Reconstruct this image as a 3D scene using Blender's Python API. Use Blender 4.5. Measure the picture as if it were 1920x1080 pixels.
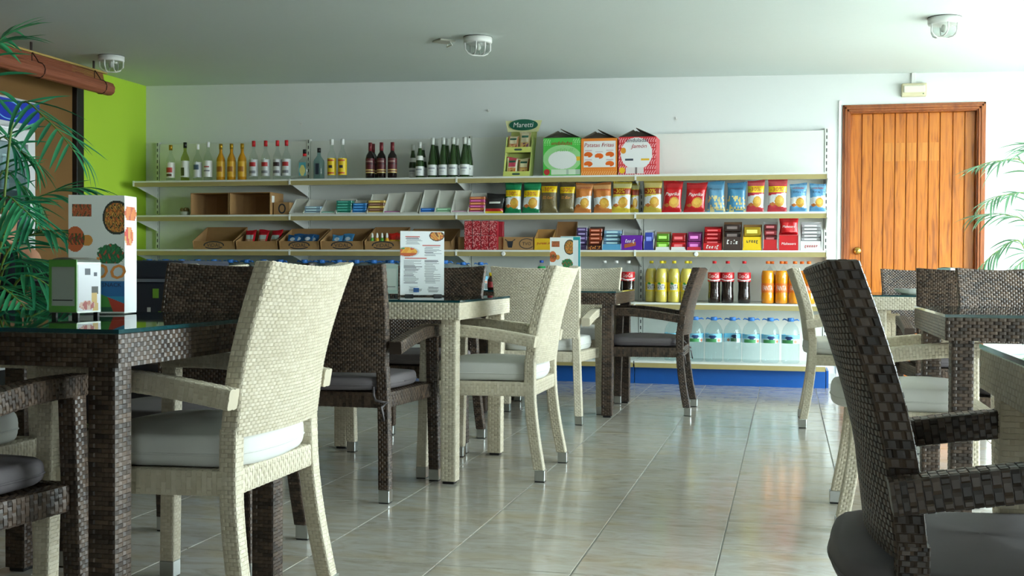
import bpy, bmesh, math, random
from mathutils import Vector, Matrix
random.seed(7)
PI = math.pi
for o in list(bpy.data.objects): bpy.data.objects.remove(o)
SC = bpy.context.scene
COL = SC.collection

# ------------------------------------------------------------------ camera
F = 2200.0; CAMH = 0.88
YAW = math.atan(517 / F); ROLL = 0.0055; PIT = math.atan((540 - 504.2) / F)
FW = Vector((-math.sin(YAW) * math.cos(PIT), math.cos(YAW) * math.cos(PIT), -math.sin(PIT)))
R0 = Vector((math.cos(YAW), math.sin(YAW), 0)); U0 = R0.cross(FW)
RT = R0 * math.cos(ROLL) + U0 * math.sin(ROLL); UP = U0 * math.cos(ROLL) - R0 * math.sin(ROLL)
CP = Vector((0, 0, CAMH))
cd = bpy.data.cameras.new('camera'); cam = bpy.data.objects.new('camera', cd); COL.objects.link(cam)
cd.sensor_width = 36; cd.sensor_fit = 'HORIZONTAL'; cd.lens = 36 * F / 1920; cd.clip_start = .05; cd.clip_end = 200
cam.matrix_world = Matrix(((RT.x, UP.x, -FW.x, CP.x), (RT.y, UP.y, -FW.y, CP.y), (RT.z, UP.z, -FW.z, CP.z), (0, 0, 0, 1)))
SC.camera = cam

def ray(x, y): return FW + RT * ((x - 960) / F) - UP * ((y - 540) / F)
def atz(x, y, z=0.0):
    d = ray(x, y); return CP + d * ((z - CAMH) / d.z)
def aty(x, y, Y):
    d = ray(x, y); return CP + d * (Y / d.y)
def atx(x, y, X):
    d = ray(x, y); return CP + d * (X / d.x)

# ------------------------------------------------------------------ daylight
SKY_STRENGTH = 17.0
w = bpy.data.worlds.new('sky'); SC.world = w; w.use_nodes = True
bg = w.node_tree.nodes['Background']; bg.inputs[0].default_value = (.84, .95, 1.0, 1); bg.inputs[1].default_value = SKY_STRENGTH
SC.view_settings.view_transform = 'Standard'
SC.view_settings.look = 'None'
SC.view_settings.gamma = 1; SC.view_settings.use_curve_mapping = False
SC.view_settings.exposure = 0.32

# room extents
XL, XR, YB, YN = -5.59, 2.35, 9.47, -2.6
def ceil_z(x): return 2.405 - .0150 * (x - .3)
WINS = [(2.7, 5.2), (6.3, 9.05)]     # openings of the right wall (y0, y1)
WZ0, WZ1 = .06, 2.2
for y0, y1 in WINS:                              # portals: only guide the sky light through the openings
    l = bpy.data.lights.new('window_portal', 'AREA'); l.shape = 'RECTANGLE'; l.size = WZ1 - WZ0; l.size_y = y1 - y0
    l.cycles.is_portal = True
    o = bpy.data.objects.new('window_portal', l); COL.objects.link(o)
    o.location = (XR + .12, (y0 + y1) / 2, (WZ0 + WZ1) / 2); o.rotation_euler = (0, PI / 2, 0)
FWX = (1.0, 1.5)                                 # unseen glazed opening behind the camera, added for weak fill light (x0, x1)
l = bpy.data.lights.new('window_portal', 'AREA'); l.shape = 'RECTANGLE'; l.size = FWX[1] - FWX[0]; l.size_y = WZ1 - WZ0; l.cycles.is_portal = True
o = bpy.data.objects.new('window_portal', l); COL.objects.link(o); o.location = (sum(FWX) / 2, YN - .12, (WZ0 + WZ1) / 2); o.rotation_euler = (PI / 2, 0, 0)

# ------------------------------------------------------------------ helpers
def lin(c):
    return tuple(((v / 255) / 12.92 if v / 255 <= .04045 else ((v / 255 + .055) / 1.055) ** 2.4) for v in c)

class MB:
    def __init__(s): s.v = []; s.f = []; s.c = []; s.sm = []
    def quadv(s, pts, col=None, smooth=False):
        n = len(s.v); s.v += [tuple(p) for p in pts]; s.f.append(tuple(range(n, n + len(pts)))); s.c.append(col); s.sm.append(smooth); return s
    def box(s, x0, x1, y0, y1, z0, z1, col=None):
        n = len(s.v)
        s.v += [(x0, y0, z0), (x1, y0, z0), (x1, y1, z0), (x0, y1, z0), (x0, y0, z1), (x1, y0, z1), (x1, y1, z1), (x0, y1, z1)]
        for q in ((0, 3, 2, 1), (4, 5, 6, 7), (0, 1, 5, 4), (1, 2, 6, 5), (2, 3, 7, 6), (3, 0, 4, 7)):
            s.f.append(tuple(n + i for i in q)); s.c.append(col); s.sm.append(False)
        return s
    def hexa(s, p8, col=None):
        n = len(s.v); s.v += [tuple(p) for p in p8]
        for q in ((0, 3, 2, 1), (4, 5, 6, 7), (0, 1, 5, 4), (1, 2, 6, 5), (2, 3, 7, 6), (3, 0, 4, 7)):
            s.f.append(tuple(n + i for i in q)); s.c.append(col); s.sm.append(False)
        return s
    def lathe(s, prof, n=20, cx=0, cy=0, caps=True, smooth=True, sx=1, sy=1, sq=0):
        b = len(s.v)
        for r, z in prof:
            for i in range(n):
                a = 2 * PI * (i + .5) / n
                ca, sa = math.cos(a), math.sin(a)
                k = 1.0
                if sq: k = 1 / (abs(ca) ** sq + abs(sa) ** sq) ** (1 / sq)
                s.v.append((cx + r * ca * k * sx, cy + r * sa * k * sy, z))
        for j in range(len(prof) - 1):
            for i in range(n):
                i2 = (i + 1) % n
                s.f.append((b + j * n + i, b + j * n + i2, b + (j + 1) * n + i2, b + (j + 1) * n + i)); s.c.append(None); s.sm.append(smooth)
        if caps:
            s.f.append(tuple(b + i for i in reversed(range(n)))); s.c.append(None); s.sm.append(False)
            s.f.append(tuple(b + (len(prof) - 1) * n + i for i in range(n))); s.c.append(None); s.sm.append(False)
        return s
    def tube(s, pts, r, n=8, smooth=True):
        pts = [Vector(p) for p in pts]; b = len(s.v)
        rr = r if isinstance(r, (list, tuple)) else [r] * len(pts)
        for k, p in enumerate(pts):
            d = (pts[min(k + 1, len(pts) - 1)] - pts[max(k - 1, 0)]).normalized()
            a = Vector((0, 0, 1)) if abs(d.z) < .9 else Vector((1, 0, 0))
            e1 = d.cross(a).normalized(); e2 = d.cross(e1)
            for i in range(n):
                t = 2 * PI * i / n; q = p + (e1 * math.cos(t) + e2 * math.sin(t)) * rr[k]; s.v.append(tuple(q))
        for k in range(len(pts) - 1):
            for i in range(n):
                i2 = (i + 1) % n
                s.f.append((b + k * n + i2, b + k * n + i, b + (k + 1) * n + i, b + (k + 1) * n + i2)); s.c.append(None); s.sm.append(smooth)
        s.f.append(tuple(b + i for i in range(n))); s.c.append(None); s.sm.append(False)
        s.f.append(tuple(b + (len(pts) - 1) * n + i for i in reversed(range(n)))); s.c.append(None); s.sm.append(False)
        return s
    def grid(s, fn, nu, nv, colf=None, smooth=True, flip=False):
        b = len(s.v)
        for j in range(nv + 1):
            for i in range(nu + 1): s.v.append(tuple(fn(i / nu, j / nv)))
        W = nu + 1
        for j in range(nv):
            for i in range(nu):
                q = (b + j * W + i, b + j * W + i + 1, b + (j + 1) * W + i + 1, b + (j + 1) * W + i)
                s.f.append(q[::-1] if flip else q); s.c.append(colf((i + .5) / nu, (j + .5) / nv) if colf else None); s.sm.append(smooth)
        return s
    def mesh(s, name, bevel=0, seg=1):
        me = bpy.data.meshes.new(name); me.from_pydata(s.v, [], s.f)
        me.polygons.foreach_set('use_smooth', s.sm)
        if any(c is not None for c in s.c):
            at = me.color_attributes.new('Col', 'FLOAT_COLOR', 'CORNER'); arr = []
            for p in me.polygons:
                c = s.c[p.index] or (1, 1, 1); c = lin(c)
                for _ in p.loop_indices: arr += [c[0], c[1], c[2], 1]
            at.data.foreach_set('color', arr)
        me.update()
        if bevel:
            bm = bmesh.new(); bm.from_mesh(me)
            bmesh.ops.bevel(bm, geom=[e for e in bm.edges if e.calc_face_angle(0) > .5], offset=bevel, segments=seg, affect='EDGES', profile=.5)
            bm.to_mesh(me); bm.free()
        return me

def link(name, data, mat=None, parent=None, loc=None, rot=None, objmat=False):
    o = bpy.data.objects.new(name, data); COL.objects.link(o)
    if parent: o.parent = parent
    if loc is not None: o.location = loc
    if rot is not None: o.rotation_euler = rot
    if mat and data is not None:
        if objmat:
            if not data.materials: data.materials.append(None)
            o.material_slots[0].link = 'OBJECT'; o.material_slots[0].material = mat
        elif not data.materials: data.materials.append(mat)
    return o
def obj(name, mb, mat, parent=None, bevel=0, seg=1, loc=None, rot=None):
    return link(name, mb.mesh(name, bevel, seg), mat, parent, loc, rot)
def tag(o, label=None, cat=None, group=None, kind=None):
    if label: o['label'] = label
    if cat: o['category'] = cat
    if group: o['group'] = group
    if kind: o['kind'] = kind
    return o
def thing(name, label, cat, loc=(0, 0, 0), rz=0, group=None):
    o = bpy.data.objects.new(name, None); COL.objects.link(o); o.location = loc; o.rotation_euler = (0, 0, rz); o.empty_display_size = .05
    return tag(o, label, cat, group)
def struct(name, mb, mat, parent=None, bevel=0):
    o = obj(name, mb, mat, parent, bevel)
    if not parent: o['kind'] = 'structure'
    return o
def copy_tree(o, parent=None):
    c = o.copy(); COL.objects.link(c); c.parent = parent
    for ch in list(o.children): copy_tree(ch, c)
    return c

# ---- text as flat mesh, centred, cap height 1
_tc = {}
def text2d(st, shear=0.0):
    k = (st, shear)
    if k not in _tc and st[0] == '~':            # print too small to read: a row of uneven strokes
        n = int(st[1:]); rn = random.Random(n * 7 + int(shear * 10)); v = []; f = []
        for i in range(n):
            h0, h1 = -.5 - (.25 if rn.random() < .15 else 0), .15 + .35 * (rn.random() < .35)
            for a, b, c, d in ((i, h0, i + .28, h1), (i + .28, h1 - .28, i + .62, h1), (i + .28, h0, i + .62, h0 + .22)):
                if rn.random() < .85:
                    q = len(v); v += [(x * .62 + shear * y, y) for x, y in ((a, b), (c, b), (c, d), (a, d))]; f.append((q, q + 1, q + 2, q + 3))
        xs = [p[0] for p in v]; cx = (min(xs) + max(xs)) / 2
        _tc[k] = ([(x - cx, y) for x, y in v], f, max(xs) - min(xs), 1.1)
    if k not in _tc:
        cu = bpy.data.curves.new('lettering', 'FONT'); cu.body = st; cu.shear = shear; cu.resolution_u = 2; cu.align_x = 'CENTER'; cu.align_y = 'CENTER'
        o = bpy.data.objects.new('lettering', cu); COL.objects.link(o)
        me = o.to_mesh(); v = [tuple(x.co) for x in me.vertices]; f = [tuple(p.vertices) for p in me.polygons]; o.to_mesh_clear()
        bpy.data.objects.remove(o); bpy.data.curves.remove(cu)
        xs = [p[0] for p in v]; ys = [p[1] for p in v]
        cx, cy = (min(xs) + max(xs)) / 2, (min(ys) + max(ys)) / 2
        _tc[k] = ([(x - cx, y - cy) for x, y, z in v], f, max(xs) - min(xs), max(ys) - min(ys))
    return _tc[k]
def lettering(st, width, fn, mat, parent, shear=0.0, hmax=None, exact=False):
    """fn(x, z) -> 3D point on the surface; x, z in metres about the middle of the word"""
    v, f, w_, h_ = text2d(st, shear); k = width / w_
    if hmax and (exact or h_ * k > hmax): ky = hmax / h_
    else: ky = k
    mb = MB(); mb.v = [tuple(fn(x * k, y * ky)) for x, y in v]; mb.f = f; mb.c = [None] * len(f); mb.sm = [False] * len(f)
    return obj('lettering', mb, mat, parent)

# ------------------------------------------------------------------ materials
_m = {}
def nodes(name):
    m = bpy.data.materials.new(name); m.use_nodes = True; nt = m.node_tree
    return m, nt, nt.nodes['Principled BSDF']
def pm(rgb, rough=.5, metal=0.0, noise=.06, scale=20, coat=0.0, bump=0.0, spec=.5, name=None):
    k = (rgb, rough, metal, noise, scale, coat, bump, spec)
    if k in _m: return _m[k]
    m, nt, b = nodes(name or 'paint_%d_%d_%d' % tuple(int(x) for x in rgb)); c = lin(rgb)
    tc = nt.nodes.new('ShaderNodeTexCoord'); n = nt.nodes.new('ShaderNodeTexNoise'); n.inputs['Scale'].default_value = scale; n.inputs['Detail'].default_value = 3
    nt.links.new(tc.outputs['Object'], n.inputs['Vector'])
    mx = nt.nodes.new('ShaderNodeMix'); mx.data_type = 'RGBA'
    mx.inputs[6].default_value = (*[max(0, v * (1 - noise)) for v in c], 1); mx.inputs[7].default_value = (*[min(1, v * (1 + noise)) for v in c], 1)
    nt.links.new(n.outputs[0], mx.inputs[0]); nt.links.new(mx.outputs[2], b.inputs['Base Color'])
    b.inputs['Roughness'].default_value = rough; b.inputs['Metallic'].default_value = metal; b.inputs['Coat Weight'].default_value = coat
    b.inputs['Specular IOR Level'].default_value = spec
    if bump:
        bp = nt.nodes.new('ShaderNodeBump'); bp.inputs['Strength'].default_value = bump; bp.inputs['Distance'].default_value = .01
        nt.links.new(n.outputs[0], bp.inputs['Height']); nt.links.new(bp.outputs[0], b.inputs['Normal'])
    _m[k] = m; return m
def print_mat(name, rough, coat=0.0, bump=0.0):
    m, nt, b = nodes(name); a = nt.nodes.new('ShaderNodeAttribute'); a.attribute_name = 'Col'
    nt.links.new(a.outputs['Color'], b.inputs['Base Color']); b.inputs['Roughness'].default_value = rough; b.inputs['Coat Weight'].default_value = coat
    if bump:
        n = nt.nodes.new('ShaderNodeTexNoise'); n.inputs['Scale'].default_value = 60; tc = nt.nodes.new('ShaderNodeTexCoord'); nt.links.new(tc.outputs['Object'], n.inputs['Vector'])
        bp = nt.nodes.new('ShaderNodeBump'); bp.inputs['Strength'].default_value = bump; bp.inputs['Distance'].default_value = .01
        nt.links.new(n.outputs[0], bp.inputs['Height']); nt.links.new(bp.outputs[0], b.inputs['Normal'])
    return m
def clear_mat(name, tint, f0=.5, rough=.02):
    """clear pane or bottle: tinted see-through body with a fresnel mirror on top"""
    m = bpy.data.materials.new(name); m.use_nodes = True; nt = m.node_tree; nt.nodes.clear()
    o = nt.nodes.new('ShaderNodeOutputMaterial'); t = nt.nodes.new('ShaderNodeBsdfTransparent'); g = nt.nodes.new('ShaderNodeBsdfGlossy')
    t.inputs[0].default_value = (*tint, 1); g.inputs['Roughness'].default_value = rough
    lw = nt.nodes.new('ShaderNodeLayerWeight'); pw_ = nt.nodes.new('ShaderNodeMath'); pw_.operation = 'POWER'; pw_.inputs[1].default_value = 4.2; nt.links.new(lw.outputs['Facing'], pw_.inputs[0])
    fr = nt.nodes.new('ShaderNodeMath'); fr.operation = 'MULTIPLY_ADD'; fr.inputs[1].default_value = f0; fr.inputs[2].default_value = .04; nt.links.new(pw_.outputs[0], fr.inputs[0])
    mx = nt.nodes.new('ShaderNodeMixShader'); nt.links.new(fr.outputs[0], mx.inputs[0]); nt.links.new(t.outputs[0], mx.inputs[1]); nt.links.new(g.outputs[0], mx.inputs[2])
    nt.links.new(mx.outputs[0], o.inputs[0]); return m
def wicker_mat(name, a, b_, rough, lo=.82, hi=1.1):
    m, nt, b = nodes(name); g = nt.nodes.new('ShaderNodeNewGeometry'); r = nt.nodes.new('ShaderNodeValToRGB')
    r.color_ramp.elements[0].color = (*lin(a), 1); r.color_ramp.elements[1].color = (*lin(b_), 1)
    nt.links.new(g.outputs['Random Per Island'], r.inputs[0])
    tc = nt.nodes.new('ShaderNodeTexCoord'); n = nt.nodes.new('ShaderNodeTexNoise'); n.inputs['Scale'].default_value = 9; n.inputs['Detail'].default_value = 4
    nt.links.new(tc.outputs['Object'], n.inputs['Vector'])
    mr = nt.nodes.new('ShaderNodeMapRange'); mr.inputs[1].default_value = .3; mr.inputs[2].default_value = .7; mr.inputs[3].default_value = lo; mr.inputs[4].default_value = hi
    nt.links.new(n.outputs[0], mr.inputs[0])
    mx = nt.nodes.new('ShaderNodeMix'); mx.data_type = 'RGBA'; mx.blend_type = 'MULTIPLY'; mx.inputs[0].default_value = 1
    nt.links.new(r.outputs[0], mx.inputs[6]); nt.links.new(mr.outputs[0], mx.inputs[7]); nt.links.new(mx.outputs[2], b.inputs['Base Color'])
    b.inputs['Roughness'].default_value = rough; return m
W_CREAM = wicker_mat('cream_wicker', (198, 188, 164), (214, 205, 184), .42, .96, 1.02)
W_DARK = wicker_mat('dark_wicker', (40, 30, 23), (88, 71, 57), .38)
CUSH_W = pm((216, 217, 212), .75, noise=.05, scale=6, bump=.15, name='white_cushion_fabric')
CUSH_G = pm((98, 92, 94), .7, noise=.1, scale=7, bump=.2, name='grey_cushion_fabric')
ALU = pm((190, 194, 192), .28, 1.0, name='brushed_aluminium')
BLACK_P = pm((18, 18, 19), .5, name='black_plastic')
GLASS_T = clear_mat('table_glass', (.66, .78, .75), .9)
GLASS_E = pm((18, 66, 72), .08, coat=.6, noise=.1, name='glass_edge_teal')
PANE = clear_mat('window_pane', (.96, .98, .97))
CLEAR_B = clear_mat('clear_bottle_glass', (.93, .96, .95))
PET = clear_mat('clear_plastic_bottle', (.95, .97, .97), rough=.08)
PRINT = print_mat('satin_print', .45)
FOIL = print_mat('glossy_foil_print', .24, coat=.5, bump=.35)
CARD = pm((164, 126, 80), .85, noise=.1, scale=30, name='cardboard')
SHELFW = pm((226, 228, 222), .4, noise=.02, name='white_shelf_enamel')
RAIL = pm((170, 156, 104), .4, noise=.05, name='beige_price_rail')
WHITE = pm((228, 229, 226), .5, noise=.02, name='white_plastic')

# ------------------------------------------------------------------ the room
def plaster(name, rgb, bump=.12, scale=35, rough=.8):
    m, nt, b = nodes(name); c = lin(rgb); tc = nt.nodes.new('ShaderNodeNewGeometry'); n = nt.nodes.new('ShaderNodeTexNoise'); n.inputs['Scale'].default_value = scale; n.inputs['Detail'].default_value = 5
    nt.links.new(tc.outputs['Position'], n.inputs['Vector'])
    n2 = nt.nodes.new('ShaderNodeTexNoise'); n2.inputs['Scale'].default_value = .9; nt.links.new(tc.outputs['Position'], n2.inputs['Vector'])
    mx = nt.nodes.new('ShaderNodeMix'); mx.data_type = 'RGBA'; mx.inputs[6].default_value = (*[v * .95 for v in c], 1); mx.inputs[7].default_value = (*[min(1, v * 1.03) for v in c], 1)
    nt.links.new(n2.outputs[0], mx.inputs[0]); nt.links.new(mx.outputs[2], b.inputs['Base Color'])
    bp = nt.nodes.new('ShaderNodeBump'); bp.inputs['Strength'].default_value = bump; bp.inputs['Distance'].default_value = .006
    nt.links.new(n.outputs[0], bp.inputs['Height']); nt.links.new(bp.outputs[0], b.inputs['Normal']); b.inputs['Roughness'].default_value = rough; return m
P_WHITE = plaster('white_wall_paint', (226, 230, 229)); P_CEIL = plaster('ceiling_paint', (212, 222, 219), .2, 18)
P_LIME = plaster('lime_wall_paint', (180, 216, 58)); P_BROWN = plaster('brown_wall_paint', (128, 92, 48))
P_EXT = plaster('terrace_paving', (196, 192, 184))

HZ = 2.62
# back wall with a door hole
DX0, DX1, DZ = .452, 1.395, 2.112
struct('wall_back', MB().box(XL - .2, DX0, YB, YB + .2, -.1, HZ).box(DX1, XR + .2, YB, YB + .2, -.1, HZ).box(DX0, DX1, YB, YB + .2, DZ, HZ), P_WHITE)
# left wall: lime return, dark post, brown panel
struct('wall_left', MB().box(XL - .2, XL, 8.47, YB, -.1, HZ), P_LIME)
struct('trim_1', MB().box(XL - .2, XL + .035, 8.375, 8.47, -.02, 2.44), pm((22, 19, 18), .45, name='black_stained_post'), bevel=.004)
struct('wall_left_brown', MB().box(XL - .2, XL - .01, YN, 8.375, -.1, HZ), P_BROWN)
struct('wall_front', MB().box(XL - .2, FWX[0], YN - .2, YN, -.1, HZ).box(FWX[1], XR + .2, YN - .2, YN, -.1, HZ).box(*FWX, YN - .2, YN, -.1, WZ0).box(*FWX, YN - .2, YN, WZ1, HZ), plaster('tan_wall_paint', (180, 170, 152)))
ys = [YN] + [v for p in WINS for v in p] + [YB]
mb = MB()
for i in range(0, len(ys), 2): mb.box(XR, XR + .2, ys[i], ys[i + 1], -.1, HZ)
for y0, y1 in WINS: mb.box(XR, XR + .2, y0, y1, -.1, WZ0).box(XR, XR + .2, y0, y1, WZ1, HZ)
struct('wall_right', mb, P_WHITE)
ALUW = pm((225, 226, 224), .35, noise=.02, name='white_window_aluminium')
for i, (y0, y1) in enumerate(WINS):
    fr = MB(); t = .06; xa, xb = XR + .06, XR + .12
    fr.box(xa, xb, y0, y1, WZ0, WZ0 + t).box(xa, xb, y0, y1, WZ1 - t, WZ1).box(xa, xb, y0, y0 + t, WZ0 + t, WZ1 - t).box(xa, xb, y1 - t, y1, WZ0 + t, WZ1 - t)
    ym = (y0 + y1) / 2; fr.box(xa, xb, ym - t / 2, ym + t / 2, WZ0 + t, WZ1 - t)
    wn = struct('window_%d' % (i + 1), fr, ALUW)
    for a, b in ((y0 + t, ym - t / 2), (ym + t / 2, y1 - t)):
        obj('pane', MB().box(XR + .086, XR + .092, a, b, WZ0 + t, WZ1 - t), PANE, wn)
t = .06; ya, yb = YN - .12, YN - .06; xm = sum(FWX) / 2
wn = struct('window_3', MB().box(*FWX, ya, yb, WZ0, WZ0 + t).box(*FWX, ya, yb, WZ1 - t, WZ1).box(FWX[0], FWX[0] + t, ya, yb, WZ0 + t, WZ1 - t).box(FWX[1] - t, FWX[1], ya, yb, WZ0 + t, WZ1 - t).box(xm - t / 2, xm + t / 2, ya, yb, WZ0 + t, WZ1 - t), ALUW)  # unseen window, added to let in a weak fill
for a, b in ((FWX[0] + t, xm - t / 2), (xm + t / 2, FWX[1] - t)): obj('pane', MB().box(a, b, YN - .092, YN - .086, WZ0 + t, WZ1 - t), PANE, wn)
mb = MB(); z0, z1 = ceil_z(XL - .2), ceil_z(XR + .2)
mb.hexa([(XL - .2, YN - .2, z0), (XR + .2, YN - .2, z1), (XR + .2, YB + .2, z1), (XL - .2, YB + .2, z0), (XL - .2, YN - .2, HZ + .1), (XR + .2, YN - .2, HZ + .1), (XR + .2, YB + .2, HZ + .1), (XL - .2, YB + .2, HZ + .1)])
struct('ceiling', mb, P_CEIL)
struct('terrace_ground', MB().box(XR + .2, XR + 14, YN - 8, YB + 8, -.3, -.12).box(XL - 4, XR + .2, YN - 12, YN - .2, -.3, -.12), P_EXT)

# floor: grout bed and single tiles
TW, TD = .4055, .4165; TX0, TY0 = -.197, 3.748
GROUT = pm((150, 149, 143), .8, noise=.1, name='grey_grout')
def tile_mat():
    m, nt, b = nodes('marbled_floor_tile'); g = nt.nodes.new('ShaderNodeNewGeometry'); oi = nt.nodes.new('ShaderNodeObjectInfo')
    mp = nt.nodes.new('ShaderNodeMapping'); mp.inputs['Scale'].default_value = (2.0, 5.0, 1)
    ad = nt.nodes.new('ShaderNodeVectorMath'); ad.operation = 'MULTIPLY_ADD'; ad.inputs[1].default_value = (37, 53, 0)
    nt.links.new(oi.outputs['Random'], ad.inputs[0]); nt.links.new(g.outputs['Position'], ad.inputs[2]); nt.links.new(ad.outputs[0], mp.inputs['Vector'])
    n = nt.nodes.new('ShaderNodeTexNoise'); n.inputs['Scale'].default_value = 3.2; n.inputs['Detail'].default_value = 6; n.inputs['Roughness'].default_value = .62; n.inputs['Distortion'].default_value = 1.4
    nt.links.new(mp.outputs[0], n.inputs['Vector'])
    r = nt.nodes.new('ShaderNodeValToRGB'); e = r.color_ramp.elements
    e[0].position = .28; e[0].color = (*lin((158, 150, 137)), 1); e[1].position = .66; e[1].color = (*lin((190, 187, 180)), 1)
    k = e.new(.44); k.color = (*lin((178, 172, 161)), 1)
    nt.links.new(n.outputs[0], r.inputs[0])
    n2 = nt.nodes.new('ShaderNodeTexNoise'); n2.inputs['Scale'].default_value = 1.1; nt.links.new(mp.outputs[0], n2.inputs['Vector'])
    mx = nt.nodes.new('ShaderNodeMix'); mx.data_type = 'RGBA'; mx.blend_type = 'MULTIPLY'; mx.inputs[7].default_value = (1, .93, .80, 1)
    rr = nt.nodes.new('ShaderNodeMapRange'); rr.inputs[1].default_value = .52; rr.inputs[2].default_value = .72; nt.links.new(n2.outputs[0], rr.inputs[0]); nt.links.new(rr.outputs[0], mx.inputs[0])
    nt.links.new(r.outputs[0], mx.inputs[6]); nt.links.new(mx.outputs[2], b.inputs['Base Color'])
    b.inputs['Roughness'].default_value = .13; b.inputs['Specular IOR Level'].default_value = .6
    bp = nt.nodes.new('ShaderNodeBump'); bp.inputs['Strength'].default_value = .03; bp.inputs['Distance'].default_value = .01; nt.links.new(n.outputs[0], bp.inputs['Height']); nt.links.new(bp.outputs[0], b.inputs['Normal'])
    return m
TILE = tile_mat()
floor = struct('floor', MB().box(XL - .2, XR + .2, YN - .2, YB + .2, -.1, -.0022), GROUT)
g = .0022
tm = MB().box(g, TW - g, g, TD - g, -.01, 0).mesh('tile', bevel=.0012)
tm.materials.append(TILE)
cells = []
for i in range(-14, 9):
    for j in range(-16, 15):
        x, y = TX0 + i * TW, TY0 + j * TD
        if x < XL - .3 or x > XR or y < YN - .3 or y > YB: continue
        d = Vector((x + TW / 2, y + TD / 2, 0)) - CP; zc = d.dot(FW)
        vis = -1
        if zc > 1:
            px = 960 + F * d.dot(RT) / zc; py = 540 - F * d.dot(UP) / zc
            if -120 < px < 2040 and py < 1200: vis = 1 / zc
        cells.append((vis, x, y))
cells.sort(reverse=True)
rest = MB()
for k, (vis, x, y) in enumerate(cells):
    if k < 300 and vis > 0:
        link('tile', tm, None, floor, (x, y, 0))
    else:
        rest.box(max(x + g, XL - .19), min(x + TW - g, XR + .1), max(y + g, YN - .1), min(y + TD - g, YB), -.01, 0)
o = obj('far_tiles', rest, TILE, floor); o['kind'] = 'stuff'
sk = pm((205, 204, 196), .3, name='stone_skirting')
struct('baseboard_back', MB().box(.31, DX0 - .02, YB - .012, YB, 0, .08).box(DX1 + .07, XR, YB - .012, YB, 0, .08), sk)
struct('baseboard_left', MB().box(XL, XL + .012, 8.47, YB, 0, .08), sk)

# ------------------------------------------------------------------ door
def wood_mat(name, a, b_, c_, sc=1.0):
    m, nt, b = nodes(name); tc = nt.nodes.new('ShaderNodeTexCoord'); oi = nt.nodes.new('ShaderNodeObjectInfo')
    ad = nt.nodes.new('ShaderNodeVectorMath'); ad.operation = 'MULTIPLY_ADD'; ad.inputs[1].default_value = (9, 9, 31); nt.links.new(oi.outputs['Random'], ad.inputs[0]); nt.links.new(tc.outputs['Object'], ad.inputs[2])
    mp = nt.nodes.new('ShaderNodeMapping'); mp.inputs['Scale'].default_value = (14 * sc, 14 * sc, 1.1); nt.links.new(ad.outputs[0], mp.inputs['Vector'])
    n = nt.nodes.new('ShaderNodeTexNoise'); n.inputs['Scale'].default_value = 2.4; n.inputs['Detail'].default_value = 5; n.inputs['Distortion'].default_value = 1.2; nt.links.new(mp.outputs[0], n.inputs['Vector'])
    r = nt.nodes.new('ShaderNodeValToRGB'); e = r.color_ramp.elements; e[0].position = .3; e[0].color = (*lin(a), 1); e[1].position = .7; e[1].color = (*lin(c_), 1); k = e.new(.48); k.color = (*lin(b_), 1)
    nt.links.new(n.outputs[0], r.inputs[0]); nt.links.new(r.outputs[0], b.inputs['Base Color']); b.inputs['Roughness'].default_value = .35; b.inputs['Coat Weight'].default_value = .25; b.inputs['Coat Roughness'].default_value = .2
    return m
D_WOOD = wood_mat('varnished_pine', (146, 78, 16), (190, 108, 28), (206, 126, 40)); D_FADE = wood_mat('faded_pine_patch', (170, 98, 30), (200, 124, 44), (212, 140, 58)); D_FRAME = wood_mat('stained_door_frame', (124, 62, 22), (150, 80, 34), (170, 98, 46), .6)
door = struct('door_1', MB().box(DX0 + .012, DX1 - .012, YB + .075, YB + .105, .01, DZ - .012), D_FRAME)
pl = [.469, .550, .631, .713, .796, .878, .960, 1.043, 1.126, 1.218, 1.305, DX1 - .012]
pl[0] = DX0 + .012
for a, b in zip(pl[:-1], pl[1:]):
    pk = obj('plank', MB().box(a + .002, b - .002, YB + .06, YB + .076, .01, DZ - .012), D_WOOD, door, bevel=.004)
    if .70 < a < 1.1:
        obj('faded_patch', MB().box(a + .008, b - .008, YB + .0590, YB + .0601, 1.73, 1.87), D_FADE, pk)
kn = obj('knob', MB().lathe([(.0, 0), (.030, .0), (.030, .006), (.012, .010), (.012, .034), (.026, .044), (.030, .056), (.024, .066), (0, .07)], 20, caps=False), pm((196, 160, 84), .25, 1.0, name='brass'), door, loc=(.524, YB + .06, 1.036), rot=(PI / 2, 0, 0))
tag(kn, 'round brass knob')
fr = MB()
for k, (o_, d) in enumerate(((.05, .016), (.034, .026), (.016, .020))):
    e = .002 * k
    fr.box(DX0 - o_, DX0 - o_ + .018, YB - d, YB + .002 + e, 0, DZ + o_).box(DX1 + o_ - .018, DX1 + o_, YB - d, YB + .002 + e, 0, DZ + o_).box(DX0 - o_, DX1 + o_, YB - d, YB + .002 + e, DZ + o_ - .018, DZ + o_)
fr.box(DX0, DX0 + .012, YB, YB + .12, 0, DZ).box(DX1 - .012, DX1, YB, YB + .12, 0, DZ).box(DX0, DX1, YB, YB + .12, DZ - .012, DZ)
struct('trim_2', fr, D_FRAME, bevel=.003)
struct('trim_3', MB().box(.372, .392, YB - .014, YB, 0, 2.2), pm((235, 236, 234), .4, noise=.01), bevel=.002)

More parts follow.
